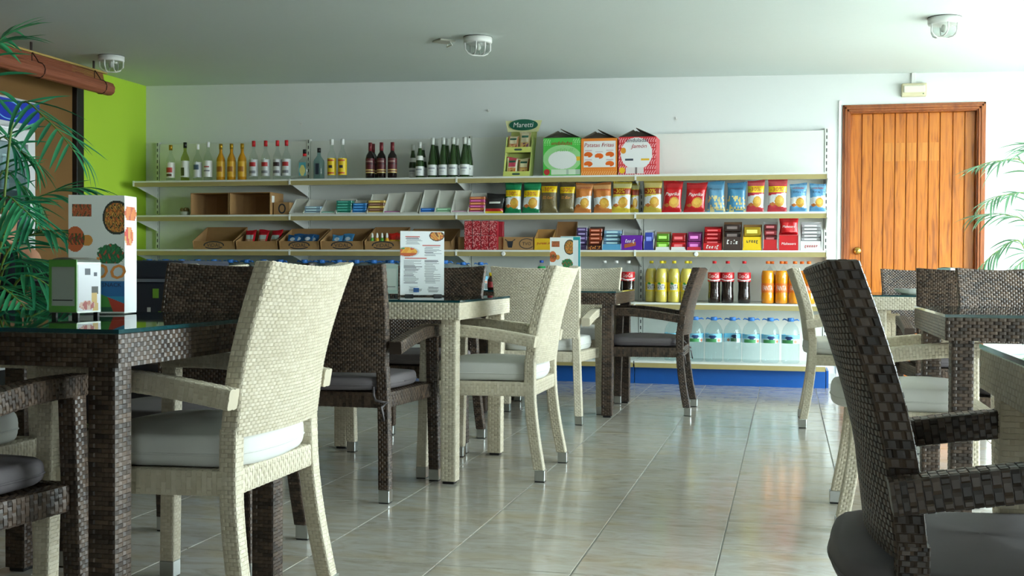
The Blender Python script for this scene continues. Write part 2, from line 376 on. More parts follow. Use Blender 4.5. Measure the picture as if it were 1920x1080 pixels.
# emergency light and its conduit
e = thing('emergency_light', 'cream emergency light box above the wooden door with white conduit to ceiling', 'lamp', (.925, YB, 2.212))
obj('housing', MB().box(-.092, .092, -.05, 0, 0, .1), pm((214, 206, 172), .5), e, bevel=.006)
obj('diffuser', MB().box(-.078, .078, -.064, -.05, .028, .082), pm((226, 224, 206), .3), e, bevel=.005)
obj('indicator', MB().box(.06, .068, -.068, -.063, .012, .02), pm((60, 90, 60), .4), e)
obj('conduit', MB().box(-.018, .012, -.022, 0, .1, ceil_z(.925) - 2.212), WHITE, e, bevel=.002)
# small wall anchors left in the plaster
for px, py, lb in ((565, 232, 'small white screw hook in the back wall above the clear spirit bottles'), (917, 208, 'small white screw hook in the back wall left of the nut display'), (1268, 223, 'small white screw hook in the back wall right of the red carton')):
    p = aty(px, py, YB); h = thing('wall_hook', lb, 'hook', (p.x, YB, p.z), group='wall hooks')
    obj('plate', MB().lathe([(.014, 0), (.014, .004)], 12), WHITE, h, rot=(PI / 2, 0, 0)); obj('pin', MB().tube([(0, 0, 0), (0, -.03, 0), (0, -.036, .012)], .004, 6), WHITE, h)

# ------------------------------------------------------------------ ceiling lights
LGLASS = clear_mat('lamp_glass', (.82, .85, .84), rough=.12)
def bulkhead(px, py, lb, rz):
    p = atz(px, py, ceil_z(0)); z = ceil_z(p.x); p = atz(px, py, z); z = ceil_z(p.x)
    t = thing('ceiling_light', lb, 'lamp', (p.x, p.y, z), rz, 'caged bulkhead ceiling lamps')
    obj('gasket', MB().lathe([(.122, -.004), (.122, .002)], 32), BLACK_P, t)
    obj('base', MB().lathe([(.10, -.05), (.116, -.048), (.12, -.04), (.12, -.004)], 32), WHITE, t)
    obj('glass_dome', MB().lathe([(.0, -.128), (.05, -.125), (.082, -.112), (.096, -.09), (.098, -.05)], 28, caps=False), LGLASS, t)
    obj('bulb', MB().lathe([(0, -.105), (.02, -.1), (.028, -.082), (.02, -.062), (.014, -.05)], 14, caps=False), pm((225, 225, 218), .25), t)
    t.scale = (.8, .8, .86)
    for k in range(2):
        d = (k - .5) * .078; r = math.sqrt(.11 ** 2 - d * d)
        obj('cage_bar', MB().tube([(d, -r, -.045), (d, -r, -.095), (d, -r * .8, -.12), (d, -r * .5, -.134), (d, r * .5, -.134), (d, r * .8, -.12), (d, r, -.095), (d, r, -.045)], .0055, 8), WHITE, t)
    obj('cage_bar', MB().tube([(-.11, 0, -.045), (-.11, 0, -.1), (-.085, 0, -.128), (-.05, 0, -.142), (.05, 0, -.142), (.085, 0, -.128), (.11, 0, -.1), (.11, 0, -.045)], .0055, 8), WHITE, t)
bulkhead(209, 106, 'white caged bulkhead lamp on the ceiling near the lime wall', .35)
bulkhead(896, 70, 'white caged bulkhead lamp in the middle of the ceiling beside a junction cover', .5)
bulkhead(1771, 33, 'white caged bulkhead lamp on the ceiling in front of the wooden door', .5)
p = atz(832, 76, ceil_z(-2.3)); j = thing('junction_cover', 'small square junction cover with a bent wire clip on the ceiling', 'cover', (p.x, p.y, ceil_z(p.x)), .8)
obj('plate', MB().box(-.06, .06, -.06, .06, -.012, 0), pm((196, 196, 184), .6), j, bevel=.004)
obj('clip', MB().tube([(.02, -.05, -.012), (.05, -.03, -.03), (.06, .06, -.03), (.08, .09, -.004)], .005, 6), WHITE, j)

# ------------------------------------------------------------------ woven furniture
def weave(mb, f, U, V, rp, cp, h, sgn=1, base=(1, 1)):
    """f(u, v) with u in 0..U along the strands and v in 0..V across the rows; raised strand crossings over a flat ground"""
    nr = max(1, round(V / rp)); nc = max(1, round(U / cp)); dv = V / nr; cu = U / nc
    mb.grid(lambda a, b: f(a * U, b * V), base[0], base[1], None, True, sgn < 0)
    for r in range(nr):
        off = .5 * (r % 2)
        for k in range(-1, nc + 1):
            u0, u1 = (k + off) * cu, (k + off + 1) * cu
            u0, u1 = max(.03 * cu, u0), min(U - .03 * cu, u1)
            if u1 - u0 < .3 * cu: continue
            v0, v1 = r * dv, (r + 1) * dv; um, vm = (u0 + u1) / 2, (v0 + v1) / 2
            a, b = f(um, vm), f(um + .002, vm); c = f(um, vm + .002)
            n = (b - a).cross(c - a); n.normalize(); n *= sgn
            lu, lv = u1 - u0, dv
            q = [(u0 - .03 * lu, v0 + .02 * lv), (u1 + .03 * lu, v0 + .02 * lv), (u1 + .03 * lu, v1 - .02 * lv), (u0 - .03 * lu, v1 - .02 * lv)]
            q2 = [(u0 + .24 * lu, v0 + .09 * lv), (u1 - .24 * lu, v0 + .09 * lv), (u1 - .24 * lu, v1 - .09 * lv), (u0 + .24 * lu, v1 - .09 * lv)]
            lo = [f(*x) - n * .0002 for x in q]; hi = [f(*x) + n * h for x in q2]
            i0 = len(mb.v); mb.v += [tuple(x) for x in lo + hi]
            fs = [(4, 5, 6, 7), (0, 1, 5, 4), (1, 2, 6, 5), (2, 3, 7, 6), (3, 0, 4, 7)]
            for t in fs:
                t = tuple(i0 + i for i in t); mb.f.append(t if sgn > 0 else t[::-1]); mb.c.append(None); mb.sm.append(False)
def woven_bar(mb, cen, wx, wy, L, rp=.0095, ends=True, nb=6, ax=None, h=.0018):
    """cen(t in 0..1) -> centre; ax(t) -> (right, normal) unit vectors; wx, wy full widths"""
    def F_(face):
        def f(u, v):
            t = v / L; c = cen(t); r, n = ax(t)
            if face == 0: return c + r * (u - wx / 2) + n * (wy / 2)
            if face == 1: return c + r * (u - wx / 2) - n * (wy / 2)
            if face == 2: return c + r * (wx / 2) + n * (u - wy / 2)
            return c - r * (wx / 2) + n * (u - wy / 2)
        return f
    t = ax(0.5); d = (cen(.51) - cen(.49)).normalized()
    s = 1 if t[0].cross(d).dot(t[1]) > 0 else -1
    s2 = 1 if t[1].cross(d).dot(t[0]) > 0 else -1
    weave(mb, F_(0), wx, L, rp, wx / 2, h, s, (1, nb)); weave(mb, F_(1), wx, L, rp, wx / 2, h, -s, (1, nb))
    weave(mb, F_(2), wy, L, rp, wy / 2, h, s2, (1, nb)); weave(mb, F_(3), wy, L, rp, wy / 2, h, -s2, (1, nb))
    if ends:
        for tt in (0, 1):
            c = cen(tt); r, n = ax(tt); mb.quadv([c - r * wx / 2 - n * wy / 2, c + r * wx / 2 - n * wy / 2, c + r * wx / 2 + n * wy / 2, c - r * wx / 2 + n * wy / 2])
VX, VY, VZ = Vector((1, 0, 0)), Vector((0, 1, 0)), Vector((0, 0, 1))
def lerp(a, b, t): return a + (b - a) * t
def pw(pts, t):                                   # smooth curve through equally weighted points (Catmull-Rom)
    n = len(pts) - 1; x = min(max(t, 0), .99999) * n; i = int(x); s = x - i
    p0, p1, p2, p3 = pts[max(i - 1, 0)], pts[i], pts[i + 1], pts[min(i + 2, n)]
    return .5 * ((2 * p1) + (p2 - p0) * s + (2 * p0 - 5 * p1 + 4 * p2 - p3) * s * s + (3 * p1 - p0 - 3 * p2 + p3) * s ** 3)

CM = {}                                            # meshes shared by every chair
CAPH = .05
def build_chair_meshes():
    # backrest slab
    Z0, Z1 = .485, .882
    def yc(z): return -.205 - .012 * (z - .485) / .1 if z < .585 else -.217 - .085 * ((z - .585) / .297) ** 1.35
    def half(z): return .236 + .02 * (z - Z0) / (Z1 - Z0)
    T = .040
    def pt(a, z, side):
        zz = z + .012 * a * a * ((z - Z0) / (Z1 - Z0)) + .02 * a * a * (1 - (z - Z0) / (Z1 - Z0)) * 0
        return Vector((a * half(z), yc(z) - .028 * (1 - a * a) + side * T / 2, zz))
    mb = MB(); W, H = .49, Z1 - Z0
    weave(mb, lambda u, v: pt(2 * u / W - 1, Z0 + v, -1), W, H, .0086, .019, .0024, 1, (10, 10))
    weave(mb, lambda u, v: pt(2 * u / W - 1, Z0 + v, 1), W, H, .0086, .019, .0024, -1, (10, 10))
    for sd in (-1, 1):
        weave(mb, lambda u, v: pt(sd, Z0 + v, 2 * u / T - 1), T, H, .0125, T / 2, .0020, sd, (1, 10))
    weave(mb, lambda u, v: pt(2 * u / W - 1, Z1, 2 * v / T - 1), W, T, .013, .0205, .002, 1, (10, 1))
    mb.grid(lambda a, b: pt(2 * a - 1, Z0, 2 * b - 1), 10, 1, None, True, True)
    CM['backrest'] = [mb.mesh('backrest')]
    lw = .045
    legs = []
    for s in (-1, 1):
        pts = [Vector((s * .246, -.252, CAPH)), Vector((s * .235, -.225, .2)), Vector((s * .226, -.208, .35)), Vector((s * .2185, -.205, .505))]
        mb = MB(); woven_bar(mb, lambda t: pw(pts, t), lw - .004, lw - .004, .46, .0092, True, 8, lambda t: (VX, VY)); legs.append((mb.mesh('leg'), (s * .249, -.2575)))
    for s in (-1, 1):
        a, b = Vector((s * .290, .24, CAPH)), Vector((s * .279, .228, .602))
        mb = MB(); woven_bar(mb, lambda t: lerp(a, b, t), lw - .004, lw - .004, .55, .0092, True, 1, lambda t: (VX, VY)); legs.append((mb.mesh('leg'), (s * .2905, .241)))
    CM['leg'] = legs
    h = .0215
    CM['cap'] = MB().box(-h, h, -h, h, .004, CAPH).mesh('foot_cap', bevel=.002); CM['glide'] = MB().box(-h * .9, h * .9, -h * .9, h * .9, 0, .005).mesh('glide')
    arms = []
    for s in (-1, 1):
        pts = [Vector((s * .2795, -.240, .580)), Vector((s * .281, -.07, .607)), Vector((s * .281, .09, .622)), Vector((s * .279, .252, .622))]
        def ax(t, pts=pts):
            d = (pw(pts, min(1, t + .02)) - pw(pts, max(0, t - .02))).normalized(); return VX, VX.cross(d).normalized()
        mb = MB(); woven_bar(mb, lambda t: pw(pts, t), .045, .045, .5, .0105, True, 10, ax, .0018); arms.append(mb.mesh('armrest'))
    CM['armrest'] = arms
    # seat frame rails + woven seat
    mb = MB(); zf0, zf1 = .352, .408; hh = zf1 - zf0; zm = (zf0 + zf1) / 2
    A, B, C_, D = Vector((-.226, -.205, zm)), Vector((.226, -.205, zm)), Vector((.268, .226, zm)), Vector((-.268, .226, zm))
    for p, q in ((A, B), (D, C_), (A, D), (B, C_)):
        d = (q - p).normalized(); n = d.cross(VZ)
        woven_bar(mb, lambda t: lerp(p, q, t), .036, hh, (q - p).length, .0125, True, 1, lambda t: (n, VZ))
    CM['seat_frame'] = [mb.mesh('seat_frame')]
    mb = MB()
    def sp(u, v):
        b = v / .43; return Vector((lerp(-.226, .226, u / .45) * lerp(1, 1.186, b), lerp(-.205, .226, b), .402))
    weave(mb, sp, .45, .43, .011, .022, .002, 1, (1, 1)); CM['seat'] = [mb.mesh('seat')]
    # cushions: puffed rounded squares
    for nm, hz, puff in (('cushion_w', .078, 1.0), ('cushion_g', .062, .85)):
        mb = MB(); N, K = 44, 9
        rows = []
        for j in range(K + 1):
            a = -PI / 2 + PI * j / K; rows.append((math.cos(a) ** .55 if math.cos(a) > 1e-6 else 0, math.sin(a)))
        full = []
        for ins, zz in rows:
            ring = []
            for i in range(N):
                t = 2 * PI * i / N; c, s = math.cos(t), math.sin(t); k = 1 / (abs(c) ** 5 + abs(s) ** 5) ** .2
                e = 1 - .085 * (1 - ins)
                x = c * k * e; y = s * k * e
                wx = lerp(.222, .258, (y + 1) / 2)
                ring.append((x * wx, .018 + y * .222 + .004 * math.sin(5 * t), .410 + hz / 2 + zz * hz / 2 * puff * (1 + .05 * math.sin(3 * t + 1))))
            full.append(ring)
        # domes
        for lvl, (sc, up) in enumerate(((.7, .006), (.35, .010), (.02, .011))):
            full.append([(x * sc / .915, .018 + (y - .018) * sc / .915, z + up) for x, y, z in full[K]])
        b = len(mb.v)
        for ring in full: mb.v += ring
        for j in range(len(full) - 1):
            for i in range(N):
                i2 = (i + 1) % N; mb.f.append((b + j * N + i, b + j * N + i2, b + (j + 1) * N + i2, b + (j + 1) * N + i)); mb.c.append(None); mb.sm.append(True)
        mb.f.append(tuple(b + i for i in reversed(range(N)))); mb.c.append(None); mb.sm.append(True)
        mb.f.append(tuple(b + (len(full) - 1) * N + i for i in range(N))); mb.c.append(None); mb.sm.append(True)
        CM[nm] = mb.mesh('cushion')
        ring = [Vector(p) for p in full[4]] ; CM[nm + '_pipe'] = MB().tube([r * 1.0 for r in ring] + [ring[0]], .0028, 6).mesh('seam_piping')
    ties = []
    for s in (-1, 1):
        mb = MB().tube([(s * .19, -.19, .43), (s * .20, -.215, .40), (s * .215, -.236, .385), (s * .245, -.236, .38), (s * .252, -.20, .378), (s * .24, -.238, .36), (s * .25, -.245, .31)], .005, 6)
        ties.append(mb.mesh('tie'))
    CM['tie'] = ties
build_chair_meshes()
def chair(label, dark, x, y, face, ties=None, jit=0.0, slide=0.0):
    rz = {'+Y': 0, '-X': PI / 2, '-Y': PI, '+X': -PI / 2}[face] + jit
    wm = W_DARK if dark else W_CREAM
    t = thing('wicker_armchair', label, 'chair', (x, y, 0), rz, 'dark brown wicker armchairs' if dark else 'cream wicker armchairs')
    for n in ('backrest', 'seat_frame', 'seat', 'armrest'):
        for me in CM[n]: link(n, me, wm, t, objmat=True)
    for me, (fx, fy) in CM['leg']:
        l = link('leg', me, wm, t, objmat=True)
        c = link('foot_cap', CM['cap'], ALU, l, (fx, fy, 0)); link('glide', CM['glide'], BLACK_P, l, (fx, fy, 0))
    k = 'cushion_g' if dark else 'cushion_w'
    c = link('cushion', CM[k], CUSH_G if dark else CUSH_W, t, (0, slide, 0)); c['label'] = 'charcoal grey padded cushion' if dark else 'white padded cushion'
    link('seam_piping', CM[k + '_pipe'], CUSH_G if dark else CUSH_W, c)
    for i in (ties if ties is not None else ((0, 1) if dark else ())): link('tie', CM['tie'][i], CUSH_G, c)
    return t
chair('cream armchair with thick white cushion, largest and nearest, tucked against the dark table', 0, -1.46, 2.72, '-X', slide=-.03)
chair('dark armchair cut off at lower left, facing the near side of the napkin-dispenser table', 1, -1.79, 2.03, '+Y')
chair('dark armchair facing us across the dark table with the food menu', 1, -1.77, 3.285, '-Y')
chair('cream armchair left of the dark table, mostly hidden by it', 0, -2.24, 2.57, '+X')
chair('dark armchair from behind, grey cushion tied on, between large cream chair and cream table', 1, -1.71, 4.42, '+Y', ties=(1, 0), slide=-.04)
chair('cream armchair with its back to the aisle, at the tall menu table', 0, -1.246, 4.99, '-X', slide=-.02)
chair('dark armchair facing us behind the tall white menu', 1, -1.79, 5.63, '-Y')
chair('cream armchair left of the cream table, only its legs showing', 0, -2.265, 4.995, '+X')
chair('cream armchair seen from behind, at the near side of the far dark table', 0, -1.39, 6.79, '+Y')
chair('cream armchair facing us on the far side of the far dark table', 0, -1.40, 7.95, '-Y')
chair('dark armchair in side view facing left in front of the soft drink bottles', 1, -.838, 7.36, '-X')
chair('dark armchair left of the far dark table, only legs and edge showing', 1, -1.985, 7.33, '+X')
chair('dark armchair in the lower right foreground, back turned to us', 1, .375, 1.91, '+X', ties=(), slide=-.10)
chair('cream armchair with white cushion behind the near right dark chair', 0, .44, 4.35, '+X', slide=-.08)
chair('cream armchair in side view left of the cream table near the door', 0, .344, 7.0, '+X', slide=-.05)
chair('dark armchair directly in front of the wooden door facing us', 1, .84, 7.62, '-Y')
chair('dark armchair seen from behind at the near side of the cream table by the door', 1, .855, 6.2, '+Y')
chair('dark armchair facing us behind the glass topped dark table at right', 1, .94, 4.90, '-Y')

# ---- tables
TS = .875
def build_table_meshes():
    hs = TS / 2; z0, z1 = .672, .741; L = TS
    ap = []
    for k in range(4):
        a = k * PI / 2; c, s = math.cos(a), math.sin(a); R = lambda x, y, z: Vector((c * x - s * y, s * x + c * y, z))
        mb = MB()
        weave(mb, lambda u, v: R(u - hs, -hs, z0 + v), L, z1 - z0, .0100, .024, .0020, 1, (1, 1))
        e = .032
        mb.quadv([R(-hs, -hs, z0), R(-hs + e, -hs + e, z0), R(hs - e, -hs + e, z0), R(hs, -hs, z0)])
        mb.quadv([R(-hs + e, -hs + e, z0), R(-hs + e, -hs + e, z1), R(hs - e, -hs + e, z1), R(hs - e, -hs + e, z0)])
        mb.quadv([R(-hs, -hs, z1), R(hs, -hs, z1), R(hs - e, -hs + e, z1), R(-hs + e, -hs + e, z1)])
        ap.append(mb.mesh('apron'))
    CM['apron'] = ap
    mb = MB(); weave(mb, lambda u, v: Vector((u - hs + .03, v - hs + .03, .738)), TS - .06, TS - .06, .026, .052, .0018, 1, (1, 1))
    mb.grid(lambda a, b: Vector(((a - .5) * (TS - .06), (b - .5) * (TS - .06), .73)), 1, 1, None, False, True); CM['top_panel'] = mb.mesh('top_panel')
    lg = []; d = hs - .052
    for sx, sy in ((-1, -1), (1, -1), (1, 1), (-1, 1)):
        mb = MB(); a, b = Vector((sx * d, sy * d, .012)), Vector((sx * d, sy * d, z0 + .01))
        woven_bar(mb, lambda t: lerp(a, b, t), .062, .062, .66, .0098, True, 1, lambda t: (VX, VY)); lg.append((mb.mesh('leg'), (sx * d, sy * d)))
    CM['tleg'] = lg
    CM['pad'] = MB().box(-.024, .024, -.024, .024, 0, .012).mesh('foot_pad', bevel=.002)
    q = hs + .002
    CM['tglass'] = MB().grid(lambda a, b: Vector(((2 * a - 1) * q, (2 * b - 1) * q, .751)), 1, 1, None, False).grid(lambda a, b: Vector(((2 * a - 1) * q, (2 * b - 1) * q, .7425)), 1, 1, None, False, True).mesh('glass_top')
    mb = MB(); r = [(-q, -q), (q, -q), (q, q), (-q, q)]
    for i in range(4):
        (xa, ya), (xb, yb) = r[i], r[(i + 1) % 4]; mb.quadv([(xa, ya, .7425), (xb, yb, .7425), (xb, yb, .751), (xa, ya, .751)])
    CM['tedge'] = mb.mesh('glass_edge')
build_table_meshes()
def table(label, dark, x, y):
    wm = W_DARK if dark else W_CREAM
    t = thing('wicker_table', label, 'table', (x, y, 0), 0, 'square wicker tables')
    for me in CM['apron']: link('apron', me, wm, t, objmat=True)
    link('top_panel', CM['top_panel'], wm, t, objmat=True)
    for me, (fx, fy) in CM['tleg']:
        l = link('leg', me, wm, t, objmat=True); link('foot_pad', CM['pad'], BLACK_P, l, (fx, fy, 0))
    gl = link('glass_top', CM['tglass'], GLASS_T, t); gl['label'] = 'greenish sheet glass top'; link('glass_edge', CM['tedge'], GLASS_E, gl)
T1 = (-1.773, 2.594); T2 = (-1.727, 5.0); T3 = (-1.425, 7.31); T4 = (.90, 4.16); T5 = (.775, 1.80); T6 = (.87, 7.0)
table('dark wicker table at left carrying the green-framed napkin dispenser', 1, *T1)
table('cream wicker table carrying the tall white menu', 0, *T2)
table('dark wicker table at the back in front of the shelves', 1, *T3)
table('dark wicker table at right with blue-green glass edge behind the cream cushion chair', 1, *T4)
table('cream wicker table cut off by the right edge of the picture', 0, *T5)
table('cream wicker table nearest the wooden door', 0, *T6)

# ------------------------------------------------------------------ printing helpers
def hsh(a, b): return (math.sin(a * 127.1 + b * 311.7) * 43758.5453) % 1.0
def el(u, v, cx, cy, rx, ry): return ((u - cx) / rx) ** 2 + ((v - cy) / ry) ** 2
def speck(u, v, cols, n=40):
    f = (math.sin(u * n * 1.3 + 1.7 * math.sin(v * n * .9)) + math.sin(v * n * 1.1 + 1.3 * math.sin(u * n * .7 + 2))) * .25 + .5
    return cols[min(len(cols) - 1, int(f * len(cols)))]
def food(u, v, bg):
    """snack pictures of the menu cards, u right, v up (0..1)"""
    if el(u, v, .86, .82, .25, .15) < 1: return speck(u, v, [(206, 140, 50), (190, 90, 40), (120, 90, 30), (214, 160, 66), (60, 50, 20)], 70) if el(u, v, .86, .82, .22, .13) < 1 else (34, 44, 34)
    if abs(u - .24) < .17 and abs(v - .88) < .055: return speck(u, v, [(176, 92, 44), (150, 60, 40), (186, 110, 60), (90, 70, 40)], 70)
    if el(u, v, .12, .63, .17, .11) < 1: return (190, 96, 48) if abs(v - .63) > .05 else speck(u, v, [(150, 50, 36), (70, 84, 36), (200, 90, 40)], 70)
    if el(u, v, .33, .62, .10, .05) < 1: return (206, 140, 60)
    r = el(u, v, .76, .50, .25, .10)
    if r < .72 + .4 * hsh(int(u * 22), int(v * 50)): return speck(u, v, [(24, 110, 60), (30, 130, 70), (40, 90, 50), (24, 110, 60), (180, 70, 40)], 60)
    return bg
def panel(p0, p1, z0, z1, colf, nu, nv, off=.0006):
    """flat print on a vertical face running p0 -> p1 (seen from its right-hand front)"""
    a, b = Vector((p0[0], p0[1], 0)), Vector((p1[0], p1[1], 0)); d = (b - a).normalized(); n = Vector((d.y, -d.x, 0)) * off
    return MB().grid(lambda u, v: a + (b - a) * u + n + VZ * (z0 + (z1 - z0) * v), nu, nv, colf, False), (a + b) / 2 + n, d, n.normalized()
def word(st, wdt, mid, d, n, z, mat, parent, shear=0, hmax=None):
    return lettering(st, wdt, lambda x, q: mid + d * x + n * .0008 + VZ * (z + q), mat, parent, shear, hmax)
INK = pm((40, 44, 52), .6); INK_R = pm((176, 34, 40), .5); INK_W = pm((236, 236, 232), .5); INK_O = pm((222, 142, 62), .5); INK_B = pm((28, 40, 70), .5); INK_Y = pm((240, 206, 40), .5)
PAPER = pm((226, 229, 226), .5, noise=.02, name='menu_card')

ORD = ('first', 'second', 'third', 'fourth', 'fifth', 'sixth', 'seventh', 'eighth', 'ninth', 'tenth', 'eleventh', 'twelfth', 'thirteenth', 'fourteenth', 'fifteenth', 'sixteenth', 'seventeenth', 'eighteenth', 'nineteenth', 'twentieth')
# ------------------------------------------------------------------ on the tables
def prism_menu(label, P0, P1, P2, z1):
    t = thing('menu_stand', label, 'menu', (P0[0], P0[1], .751)); o = Vector((P0[0], P0[1], 0))
    q = [Vector((p[0], p[1], 0)) - o for p in (P0, P1, P2)]
    h = z1 - .751
    mb = MB(); n = len(mb.v); e = .003
    mb.quadv([q[0] + VZ * e, q[1] + VZ * e, q[1] + VZ * h, q[0] + VZ * h]); mb.quadv([q[1] + VZ * e, q[2] + VZ * e, q[2] + VZ * h, q[1] + VZ * h]); mb.quadv([q[2] + VZ * e, q[0] + VZ * e, q[0] + VZ * h, q[2] + VZ * h])
    mb.quadv([q[0] + VZ * h, q[1] + VZ * h, q[2] + VZ * h]); obj('card', mb, PAPER, t)
    obj('base', MB().quadv([q[0], q[1], q[2]]).quadv([q[0] + VZ * e, q[1] + VZ * e, q[2] + VZ * e]), WHITE, t)
    def cf(u, v):
        if v < .27 and u > .45:
            k = .16 + .05 * (u - .5)
            if v < .05 + .13 * (1 - u) * 1.5 + .02: return (190, 60, 36) if u > .8 - .8 * v else (70, 150, 60) if v > .04 else (30, 90, 60)
            return (30, 108, 168) if v > .13 else (40, 150, 190)
        if v < .42 and u > .45: return (206, 214, 214)
        return food(u, v, (222, 227, 220))
    mb, mid, d, nn = panel(q[0], q[1], e + .004, h - .004, cf, 90, 150); pr = obj('print', mb, PRINT, t)
    word('bo', .085, mid + d * .035, d, nn, .125, INK_O, pr, .15, .06); word('SNACK', .05, mid + d * .04, d, nn, .08, INK_B, pr)
    def cf2(u, v):
        if el(u, v, .5, .86, .5, .07) < 1: return speck(u, v, [(206, 120, 60), (180, 80, 50)], 12)
        if el(u, v, .35, .66, .4, .08) < 1: return speck(u, v, [(206, 120, 60), (190, 60, 50), (210, 150, 90)], 12)
        return (226, 229, 230)
    mb, *_ = panel(q[1], q[2], e + .004, h - .004, cf2, 14, 50); obj('print', mb, PRINT, t)
    return t
prism_menu('tall three sided food menu behind the napkin dispenser', (-1.888, 2.806), (-1.752, 2.858), (-1.762, 2.935), 1.073)
def card_menu(label, P0, P1, z1, colf, lines, name='menu_stand'):
    t = thing(name, label, 'menu', ((P0[0] + P1[0]) / 2, (P0[1] + P1[1]) / 2, .751)); o = t.location.copy(); o.z = 0
    a, b = Vector((P0[0], P0[1], 0)) - o, Vector((P1[0], P1[1], 0)) - o; d = (b - a).normalized(); n = Vector((d.y, -d.x, 0)); h = z1 - .751
    mb = MB(); mb.hexa([a + n * .003 + VZ * .006, b + n * .003 + VZ * .006, b - n * .003 + VZ * .006, a - n * .003 + VZ * .006, a + n * .003 + VZ * h, b + n * .003 + VZ * h, b - n * .003 + VZ * h, a - n * .003 + VZ * h]); obj('card', mb, PAPER, t)
    for k in (.2, .85):
        c = a.lerp(b, k); obj('foot', MB().hexa([c - d * .02 + n * .03, c + d * .02 + n * .03, c + d * .02 - n * .03, c - d * .02 - n * .03] + [c - d * .018 + n * .012 + VZ * .01, c + d * .018 + n * .012 + VZ * .01, c + d * .018 - n * .012 + VZ * .01, c - d * .018 - n * .012 + VZ * .01]), BLACK_P, t)
    mb, mid, dd, nn = panel(a + n * .003, b + n * .003, .01, h - .004, colf, 70, 130); pr = obj('print', mb, PRINT, t)
    if lines:
        W = (b - a).length; ln = MB()
        for x0, x1, zz, hh in lines:
            p, q = mid + dd * (x0 - .5) * W + nn * .0008, mid + dd * (x1 - .5) * W + nn * .0008; z = .006 + zz * (h - .01)
            ln.quadv([p + VZ * (z - hh), q + VZ * (z - hh), q + VZ * (z + hh), p + VZ * (z + hh)])
        obj('printed_lines', ln, INK, pr)
    return t
def text_menu(u, v):
    if el(u, v, .83, .94, .17, .085) < 1: return speck(u, v, [(206, 140, 60), (190, 90, 50), (214, 170, 90), (120, 70, 40)], 30) if el(u, v, .83, .94, .15, .07) < 1 else (70, 50, 40)
    r = el(u, v, .16, .68, .27, .085)
    if r < 1: return (196, 200, 204) if r > .72 else ((60, 140, 70) if v > .72 and u < .1 else speck(u, v, [(220, 150, 50), (226, 170, 70), (200, 90, 50)], 24) if v > .66 else (190, 90, 50))
    if .30 < u < .43 and .03 < v < .10: return (40, 104, 180)
    if abs(v - .925) < .008 and .12 < u < .45 or abs(v - .785) < .008 and .5 < u < .92 or abs(v - .575) < .006 and .1 < u < .6: return (190, 80, 70)
    return (230, 233, 234)
ln = []
random.seed(3)
for x0, x1, za, zb in ((.12, .5, .80, .91), (.55, .95, .62, .76), (.08, .5, .18, .55), (.55, .95, .18, .55), (.2, .5, .04, .13), (.62, .9, .04, .13)):
    z = zb
    while z > za: ln.append((x0 if random.random() > .3 else x0 + .02, x0 + (x1 - x0) * random.uniform(.45, 1), z, .0007 if random.random() > .25 else .0013)); z -= .017
card_menu('tall white menu card with printed price list on the cream table', (-1.737, 5.139), (-1.554, 5.23), 1.052, text_menu, ln)
card_menu('white menu card with food pictures on the far dark table', (-1.425, 7.08), (-1.285, 7.10), 1.075, lambda u, v: food(u, v, (222, 227, 222)), None)
card_menu('turquoise edged menu card right behind the food picture menu', (-1.38, 7.19), (-1.255, 7.19), 1.085, lambda u, v: (40, 160, 168) if (u > .9 or u < .1 or v > .94) else (226, 232, 232), None)

def dispenser(label, x, y, rz, frame, scale=1.0):
    t = thing('napkin_dispenser', label, 'dispenser', (x, y, .751), rz)
    w2, dp, h = .039 * scale, .104 * scale, .152 * scale
    poly = []
    for i in range(9):
        a = PI * i / 8; poly.append((w2 * math.cos(a) * 1.0, h - .012 + .012 * math.sin(a)))
    poly = [(w2, .012)] + poly + [(-w2, .012)]
    mb = MB()
    for y0, y1 in ((0, dp),):
        n = len(poly); b = len(mb.v)
        mb.v += [(p[0], 0, p[1]) for p in poly] + [(p[0], dp, p[1]) for p in poly]
        mb.f.append(tuple(b + i for i in range(n))[::-1]); mb.f.append(tuple(b + n + i for i in range(n)))
        for i in range(n):
            i2 = (i + 1) % n; mb.f.append((b + i, b + i2, b + n + i2, b + n + i))
        mb.c += [None] * (n + 2); mb.sm += [False] * (n + 2)
    obj('shell', mb, pm((140, 146, 138), .3, .7, name='dispenser_metal'), t)
    fr = MB(); q = w2; hh = h - .006
    fr.box(-q, q, -.003, .0005, .014, .03 * scale).box(-q, q, -.003, .0005, hh - .018 * scale, hh).box(-q, -q + .007 * scale, -.003, .0005, .03 * scale, hh - .018 * scale).box(q - .005 * scale, q, -.003, .0005, .03 * scale, hh - .018 * scale)
    obj('front_frame', fr, pm(frame, .4), t)
    obj('face_plate', MB().box(-q + .007, q - .005, -.0015, 0, .03, hh - .018), pm((176, 186, 176), .5), t)
    obj('napkin_slot', MB().box(-q * .75, q * .7, -.0022, -.0012, .043 * scale, .0455 * scale), BLACK_P, t)
    def side(u, v):
        if .28 < u < .55 and .78 < v < .92 or .68 < u < .83 and .74 < v < .83: return (50, 62, 74)
        if el(u, v, .4, .12, .36, .10) < 1: return speck(u, v, [(190, 110, 90), (214, 180, 160), (170, 70, 60)], 16)
        if abs(u - .78 + .2 * v) < .13 and v < .38: return (206, 170, 90)
        if .62 < u < .88 and .36 < v < .52: return (46, 50, 40)
        return (222, 224, 228)
    mb = MB().grid(lambda u, v: Vector((w2 + .0006, dp * (.03 + .94 * u), .016 + (h - .034) * v)), 20, 36, side, False); obj('side_advert', mb, PRINT, t)
    for sx in (-1, 1):
        for yy in (.006, dp - .012): obj('foot', MB().box(sx * w2 * .8 - .006, sx * w2 * .8 + .006, yy, yy + .008, 0, .0125), BLACK_P, t)
    return t
dispenser('green framed metal napkin dispenser on the dark table at left', -1.772, 2.612, 0.0, (96, 168, 72))
